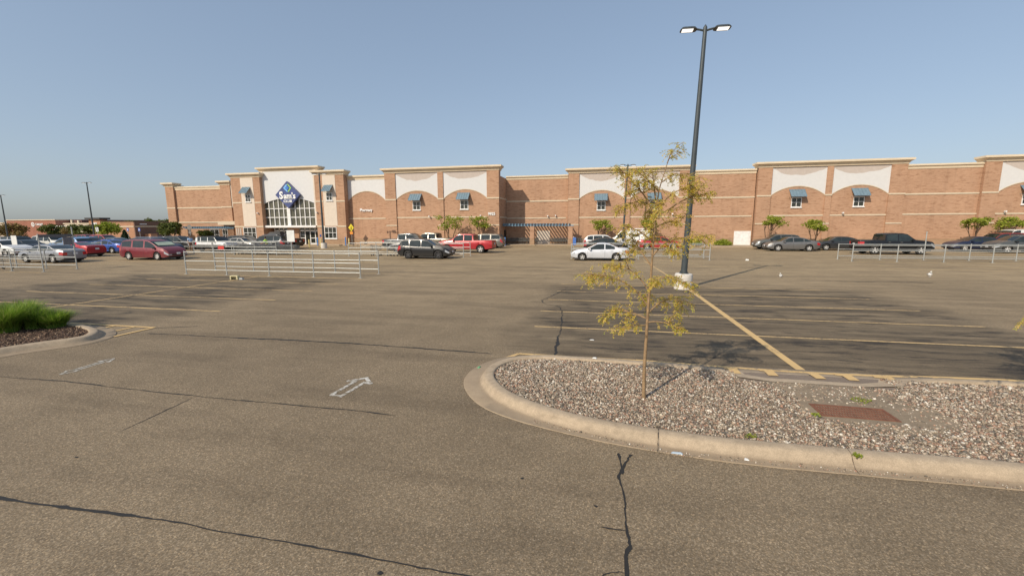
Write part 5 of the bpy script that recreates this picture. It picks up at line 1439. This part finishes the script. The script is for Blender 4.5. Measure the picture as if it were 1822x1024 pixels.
signpost('pedestrian_sign','yellow diamond pedestrian sign with orange plate at the shaded tower corner',-34.75,55.3,.1,3.0,yel)
def stopback(p, H):
    MB().prism_xz([(.36*math.cos(PI/8+k*PI/4),H-.36+.36*math.sin(PI/8+k*PI/4)) for k in range(8)], -.05,-.03).build('panel', M_SG, p)
    MB().box(-.2,.2,-.05,-.03,H-1.15,H-.80).build('lower_panel', M_SG, p)
signpost('stop_sign','grey back of an octagonal stop sign above the white boxy suv',-52.0,46.0,0,3.05,stopback)
def blue(p, H): MB().box(-.22,.22,-.05,-.03,H-.55,H).build('panel', M_SB, p); MB().box(-.10,.10,-.06,-.05,H-.42,H-.15).build('wheelchair_symbol', M_PLATE, p)
def white(p, H): MB().box(-.30,.30,-.05,-.03,H-.75,H).build('panel', M_PLATE, p); MB().box(-.05,.05,-.06,-.05,H-.7,H-.05).build('stripe', M_BLACKP, p)
for (lb, x, y, z0, H, f) in [('blue parking sign right of the small conical evergreen',-80.9,60.0,0,2.6,blue),('blue parking sign before the shaded brick shop wall',-75.8,58.0,0,2.6,blue),('blue parking sign in front of the dark trees, left one of two',-67.0,55.0,0,2.6,blue),('blue parking sign in front of the dark trees, right one of two',-64.9,55.0,0,2.6,blue)]:
    signpost('parking_sign', lb, x, y, z0, H, f, grp='blue parking signs left of the store')
signpost('parking_sign','white sign with a black stripe before the yellowish tree',-84.8,58.0,0,2.75,white)
# white lines and posts by the left tower
def gull(label, x, y, rz, s=1.0):
    t = thing('gull', label, 'bird', (x,y,0), rz, 'gulls on the asphalt')
    gw = plain('gull_white', (.80,.79,.77), .7); gg = plain('gull_grey', (.50,.50,.50), .7)
    mb = MB(); P = [(-.17,0,.06),(-.13,0,.08),(-.07,0,.10),(.0,0,.125),(.05,0,.165),(.07,0,.205),(.08,0,.24),(.105,0,.25),(.125,0,.24)]
    R_ = [.006,.03,.058,.072,.058,.036,.033,.028,.008]
    mb.tube([(a*s,b*s,c*s) for a,b,c in P], [q*s for q in R_], 10); mb.build('body', gw, t, 80)
    for sd in (1,-1):
        w_ = MB(); w_.tube([(.02*s,.058*sd*s,.15*s),(-.06*s,.062*sd*s,.12*s),(-.13*s,.035*sd*s,.09*s),(-.21*s,.012*sd*s,.065*s)], [.012*s,.03*s,.018*s,.004*s], 6); w_.build('wing', gg, t, 80)
        l = MB(); l.tube([(.02*s,.025*sd*s,.07*s),(.025*s,.025*sd*s,.0)], .006*s, 5); l.tube([(.025*s,.025*sd*s,.004),(.06*s,.025*sd*s,.004)], .006*s, 5); l.build('leg', gg, t)
    MB().tube([(.125*s,0,.24*s),(.165*s,0,.231*s)], [.010*s,.003*s], 6).build('beak', M_SY, t)
gull('white gull on the asphalt below the charcoal sedan, nearer the lamp', 9.42, 24.9, rad(235), .95)
gull('white gull on the asphalt below the black pickup', 17.15, 26.45, rad(255), 1.2)
# litter
def litter(name, label, x, y, z, pts, h, mat, cat='litter'):
    mb = MB(); n = len(pts)
    mb.v = [(px,py,0) for px,py in pts]+[(px*.7,py*.7,h*random.uniform(.7,1.2)) for px,py in pts]
    mb.f = [tuple(range(n-1,-1,-1)),tuple(range(n,2*n))]+[(i,(i+1)%n,(i+1)%n+n,i+n) for i in range(n)]
    o = mb.build(name, mat); o.location = (x,y,z); return tag(o, label, cat)
M_PAP = plain('paper', (.70,.70,.68), .8); M_PAPB = plain('pale_blue_film', (.42,.52,.62), .4)
litter('wrapper','pale blue wrapper lying in the front gutter by the kerb joint',1.0,5.27,.020,[(-.07,-.012),(.07,-.016),(.075,.012),(-.06,.02)],.02,M_PAPB)
litter('paper_scrap','white scrap in the front gutter further right',1.80,5.28,.020,[(-.025,-.015),(.03,-.02),(.03,.018),(-.02,.02)],.015,M_PAP)
litter('paper_scrap','white scrap of paper on top of the back kerb',-.06,8.55,.15,[(-.045,-.02),(.04,-.03),(.05,.02),(-.03,.03)],.02,M_PAP)
litter('paper_scrap','white scrap on the asphalt beyond the back kerb',-.15,10.5,.004,[(-.06,-.02),(.05,-.03),(.06,.02),(-.03,.03)],.01,M_PAP)
litter('plastic_bag','white plastic bag lying far off in front of the white service door',11.3,36.4,.0,[(-.14,-.07),(.11,-.08),(.15,.04),(.03,.09),(-.12,.05)],.10,M_PAP)
litter('paper_cup','green scrap at the outer edge of the island gutter',-2.33,7.95,.01,[(-.03,-.06),(.02,-.05),(.03,.05),(-.02,.06)],.02,plain('green_scrap', (.10,.35,.16), .5))
tb_ = thing('foam_tub','cream foam tub lying on its side before the long trolley bay','litter',(-19.3,19.35,0),rad(8))
mb = MB(); mb.box(-.21,.21,-.10,.10,.17,.21); mb.box(-.21,-.16,-.10,.10,0,.17); mb.box(.16,.21,-.10,.10,0,.17); mb.box(-.16,.16,.07,.10,0,.17)
mb.build('tub', plain('foam_cream', (.66,.60,.36), .7), tb_); MB().box(-.16,.16,-.02,.068,.002,.02).build('dark_inset', M_DARK, tb_)  # dark slab set inside for the tub's dark opening
litter('wrapper','grey crumpled wrapper beside the cream foam tub',-18.95,19.4,0,[(-.10,-.06),(.12,-.05),(.14,.06),(-.08,.07)],.09,plain('grey_film', (.35,.37,.38), .4))

# small pebbles and grit washed along the gutter
def gut_keep(x, y): return 1 if abs(y-(5.27 if x > .9 else 5.27+.30*(.9-x))) < .05 else 0
scatter_chips('gutter_grit', M_PEB, 500, (-.9,4.6,5.1,5.9), (.008,.022), lambda x,y: .016, gut_keep, label='fine grit and leaf litter along the front gutter', cat='grit')

# ================================================================== SHOPS LEFT OF THE STORE
def disc(mb, cx, cz, r0, r1, y, n=28):
    vs = [(cx+r*math.cos(2*PI*k/n), y, cz+r*math.sin(2*PI*k/n)) for k in range(n) for r in (r0, r1)]
    return mb.add(vs, [(2*k,2*k+1,(2*k+3)%(2*n),(2*k+2)%(2*n)) for k in range(n)])
tg = thing('red_brick_store','low red brick store with a white bullseye sign far behind the left trees','store',(-194.4,120,-4.2))
def TB(name, mat, *bx):
    for b_ in bx:
        mb = MB(); mb.box(*b_); mb.build(name, mat, tg)
TB('wall', M_BRICKFAR, (-24,0,0,60,0,9.45)); TB('parapet_cap', M_BAND, (-24.2,.15,-.2,60,9.45,9.75))
BRICK_SHADE = plain('shaded_red_brick', (.12,.06,.05), .9)  # red brick darkened: shade of the end wall put into the colour
TB('end_wall', BRICK_SHADE, (-.2,6.0,4.2,60,0,9.6)); TB('pylon', M_BAND, (1.4,2.0,3.7,4.2,0,9.6),(4.6,5.2,3.7,4.2,0,9.4))
TB('entrance_canopy', M_WHITE, (-2.4,9.0,-1.2,3.6,6.9,7.45)); TB('canopy_column', M_WHITE, (.4,.8,-1.0,-.6,0,6.9),(3.6,4.0,-1.0,-.6,0,6.9))
TB('red_entrance_panel', plain('store_red', (.62,.04,.035), .5), (6.3,8.9,-.6,3.4,1.0,6.85))
disc(disc(MB(), -10.9, 7.95, .52, .80, -.12), -10.9, 7.95, .0, .28, -.12).build('bullseye_emblem', M_SIGNW, tg, fix=False)
place_text('lettering','TARGET',M_SIGNW,tg,-7.75,-.1,7.62,3.7,.72,.05,.02)
TB('annex_wall', M_CREAM, (-44,-24.3,1,30,0,8.4)); TB('annex_cap', M_BAND, (-44.2,-24.25,.8,30,8.4,8.75)); TB('annex_window', M_GLASS, (-43,-26.3,.9,1.1,4.6,7.6))
sh = thing('corner_shop','beige and brown shop with a small hat roofed tower far left of the store','shop',(-128.7,90,-4.0))
SBR = brick_mat('shop_brick', (.40,.21,.13), (.46,.26,.16), (.3,.15,.09), (.42,.25,.16))
def SB(name, mat, *bx):
    for b_ in bx:
        mb = MB(); mb.box(*b_); mb.build(name, mat, sh)
SB('wall', M_CREAM, (-14,0,0,20,0,7.55)); SB('parapet_cap', M_BAND, (-14.2,0,-.2,20,7.55,7.85))
SB('tower', SBR, (-4.5,-.7,-.6,1.2,0,8.75)); SB('tower_roof', plain('dark_roof', (.045,.04,.04), .7), (-5.1,-.1,-1.1,1.5,8.75,9.2))
SB('tower_window', M_PLATE, (-3.6,-1.8,-.66,-.6,6.9,7.9))
SB('wall', SBR, (0,9.0,.3,30,0,8.0)); SB('stone_band', M_BAND, (0,9.05,.2,.3,6.7,7.0)); SB('parapet_cap', plain('brown_cap', (.20,.12,.085), .8), (0,9.1,.2,30,8.0,8.2))
SBR_SHADE = plain('shaded_shop_brick', (.17,.10,.075), .9)  # side wall's shade baked into a darker shop brick colour
SB('side_wall', SBR_SHADE, (9.0,9.3,.3,30,0,8.1)); SB('stone_band', M_BAND, (9.3,9.35,.4,30,6.7,7.0)); SB('side_sign', M_PLATE, (9.3,9.36,1.6,3.4,7.35,7.6)); SB('side_porch', SBR, (9.35,11.4,2.5,4.2,0,4.9))
SB('door', M_GLASS, (-3.6,-1.8,-.68,-.6,.2,2.8))

# ================================================================== PEOPLE
def skin_mesh(chain, name, mat, parent, sub=1):
    """chain: list of polylines [(x,y,z,r)...]; all welded into one skinned body"""
    V = []; E = []; Rr = []; idx = {}
    def vid(p):
        k = (round(p[0],4),round(p[1],4),round(p[2],4))
        if k not in idx: idx[k] = len(V); V.append(p[:3]); Rr.append(p[3])
        return idx[k]
    for P in chain:
        for a, b in zip(P[:-1], P[1:]): E.append((vid(a), vid(b)))
    me = bpy.data.meshes.new(name); me.from_pydata(V, E, [])
    o = bpy.data.objects.new(name, me); COL.objects.link(o)
    mo = o.modifiers.new('s', 'SKIN'); o.modifiers.new('d', 'SUBSURF').levels = sub
    sv = me.skin_vertices[0].data
    for i, q in enumerate(sv): q.radius = (Rr[i], Rr[i]); q.use_root = (i == 0)
    bpy.context.view_layer.update()
    nm = bpy.data.meshes.new_from_object(o.evaluated_get(bpy.context.evaluated_depsgraph_get()))
    bpy.data.objects.remove(o); bpy.data.meshes.remove(me)
    return link_mesh(name, nm, mat, parent, 180)
def person(label, x, y, rz, shirt, trousers, hair, arms, lean=0.0, z0=0.0):
    t = thing('person', label, 'person', (x,y,z0), rz)
    skin = plain('skin', (.42,.25,.17), .6)
    la = lean
    pel = (0,0,.92,.125)
    def hand(w, d):   # palm and five unequal fingers from the wrist, curling along d
        w = Vector(w); d = Vector(d).normalized(); s = d.cross(Vector((0,0,1))).normalized() if abs(d.z) < .9 else Vector((1,0,0)); pm = w+d*.085
        out = [[(*w,.026),(*(w+d*.045),.036),(*pm,.034)]]
        for k, ln in enumerate((.068,.078,.072,.056)):
            b0 = pm+s*(.030-.020*k); m1 = b0+d*ln*.55+Vector((0,0,-.006)); e1 = b0+d*ln*.95+Vector((0,0,-.022))
            out.append([(*pm,.034),(*b0,.010),(*m1,.009),(*e1,.008)])
        b0 = w+d*.045; out.append([(*b0,.036),(*(b0+s*.045+d*.02),.012),(*(b0+s*.058+d*.055),.010)])
        return out
    neck = (.02+la*.55,0,1.47,.055); chest = (la*.4,0,1.28,.155); waist = (la*.15,0,1.08,.13)
    body = [[pel,waist,chest,neck,(.03+la*.6,0,1.545,.052),(.03+la*.6,0,1.63,.098),(.03+la*.6,0,1.70,.094),(.03+la*.6,0,1.745,.06)]]
    for s in (1,-1):
        body.append([pel,(0,.09*s,.86,.105),(.02+.05*s,.095*s,.50,.068),(-.02+.06*s,.095*s,.28,.058),(-.02+.05*s,.095*s,.09,.042),(.06+.05*s,.10*s,.04,.042),(.14+.05*s,.105*s,.03,.03)])
    for s, (el, wr) in zip((1,-1), arms):
        sh_ = (la*.45,.19*s,1.39,.062)
        body.append([chest,sh_,(*el,.048),(*wr,.032)])
        for c in hand(wr, Vector(wr)-Vector(el)):
            c[0] = (*wr,.032) if c is not None and tuple(round(v,4) for v in c[0][:3]) == tuple(round(v,4) for v in wr) else c[0]
            body.append(c)
    b = skin_mesh(body, 'body', skin, t)
    hx = .03+la*.6
    # face: nose, ears, eyes, mouth
    mb = MB(); mb.tube([(hx+.088,0,1.675),(hx+.112,0,1.645),(hx+.09,0,1.635)], [.008,.014,.008], 6)
    for s in (1,-1): mb.tube([(hx-.005,.093*s,1.68),(hx-.01,.10*s,1.64)], [.012,.018], 6)
    mb.build('face', skin, t, 60)
    mb = MB()
    for s in (1,-1): mb.lathe([(0,.011),(.011,0),(0,-.011)], (hx+.088,.034*s,1.672), n=8)
    mb.box(hx+.086,hx+.094,-.024,.024,1.598,1.604); mb.build('eyes_and_mouth', M_BLACKP, t)
    hb = MB(); prof = [(0,.112),(.05,.10),(.085,.062),(.103,.0),(.098,-.05),(.088,-.085)]
    hb.lathe(prof, (hx-.018,0,1.668), n=16); hb.build('hair', plain('hair_'+hair, {'dark':(.02,.014,.01),'brown':(.07,.04,.02)}[hair], .7), t, 60)
    # shirt and trousers: a second, slightly larger skin over torso, sleeves and legs
    sb = [[(0,0,.90,.15),(la*.15,0,1.08,.148),(la*.4,0,1.28,.175),(la*.5,0,1.43,.085)]]
    for s, (el, wr) in zip((1,-1), arms):
        e2 = Vector((la*.45,.19*s,1.39)).lerp(Vector(el), .75)
        sb.append([(la*.4,0,1.28,.175),(la*.45,.19*s,1.39,.080),(*e2,.064)])
    skin_mesh(sb, 'shirt', shirt, t)
    tb2 = [[(0,0,.93,.14),(0,.085,.84,.118),(.02+.05,.095,.50,.082),(-.02+.06,.095,.28,.072),(-.02+.05,.095,.10,.062)],[(0,0,.93,.14),(0,-.085,.84,.118),(.02-.05,-.095,.50,.082),(-.02-.06,-.095,.28,.072),(-.02-.05,-.095,.10,.062)]]
    skin_mesh(tb2, 'trousers', trousers, t)
    for s in (1,-1):
        f = MB(); f.tube([(-.06+.05*s,.098*s,.045),(.05+.05*s,.10*s,.05),(.15+.05*s,.105*s,.035),(.19+.05*s,.105*s,.03)], [.045,.05,.042,.02], 8); f.build('shoe', M_BLACKP, t, 60)
    return t
person('person in a hi-vis yellow green vest pushing the row of trolleys', -34.3, 38.75, rad(200), plain('hi_vis', (.42,.78,.05), .6), plain('dark_trousers', (.03,.03,.04), .8), 'dark', [((.26,.24,1.14),(.47,.20,1.04)),((.26,-.24,1.14),(.47,-.20,1.04))], .12)
person('person in a light blue shirt and brown trousers walking near the pergola column', -47.6, 42.0, rad(-30), plain('light_blue_shirt', (.33,.48,.70), .7), plain('brown_trousers', (.20,.11,.07), .8), 'brown', [((-.06,.26,1.12),(.10,.27,.90)),((.06,-.26,1.12),(.16,-.26,.92))])
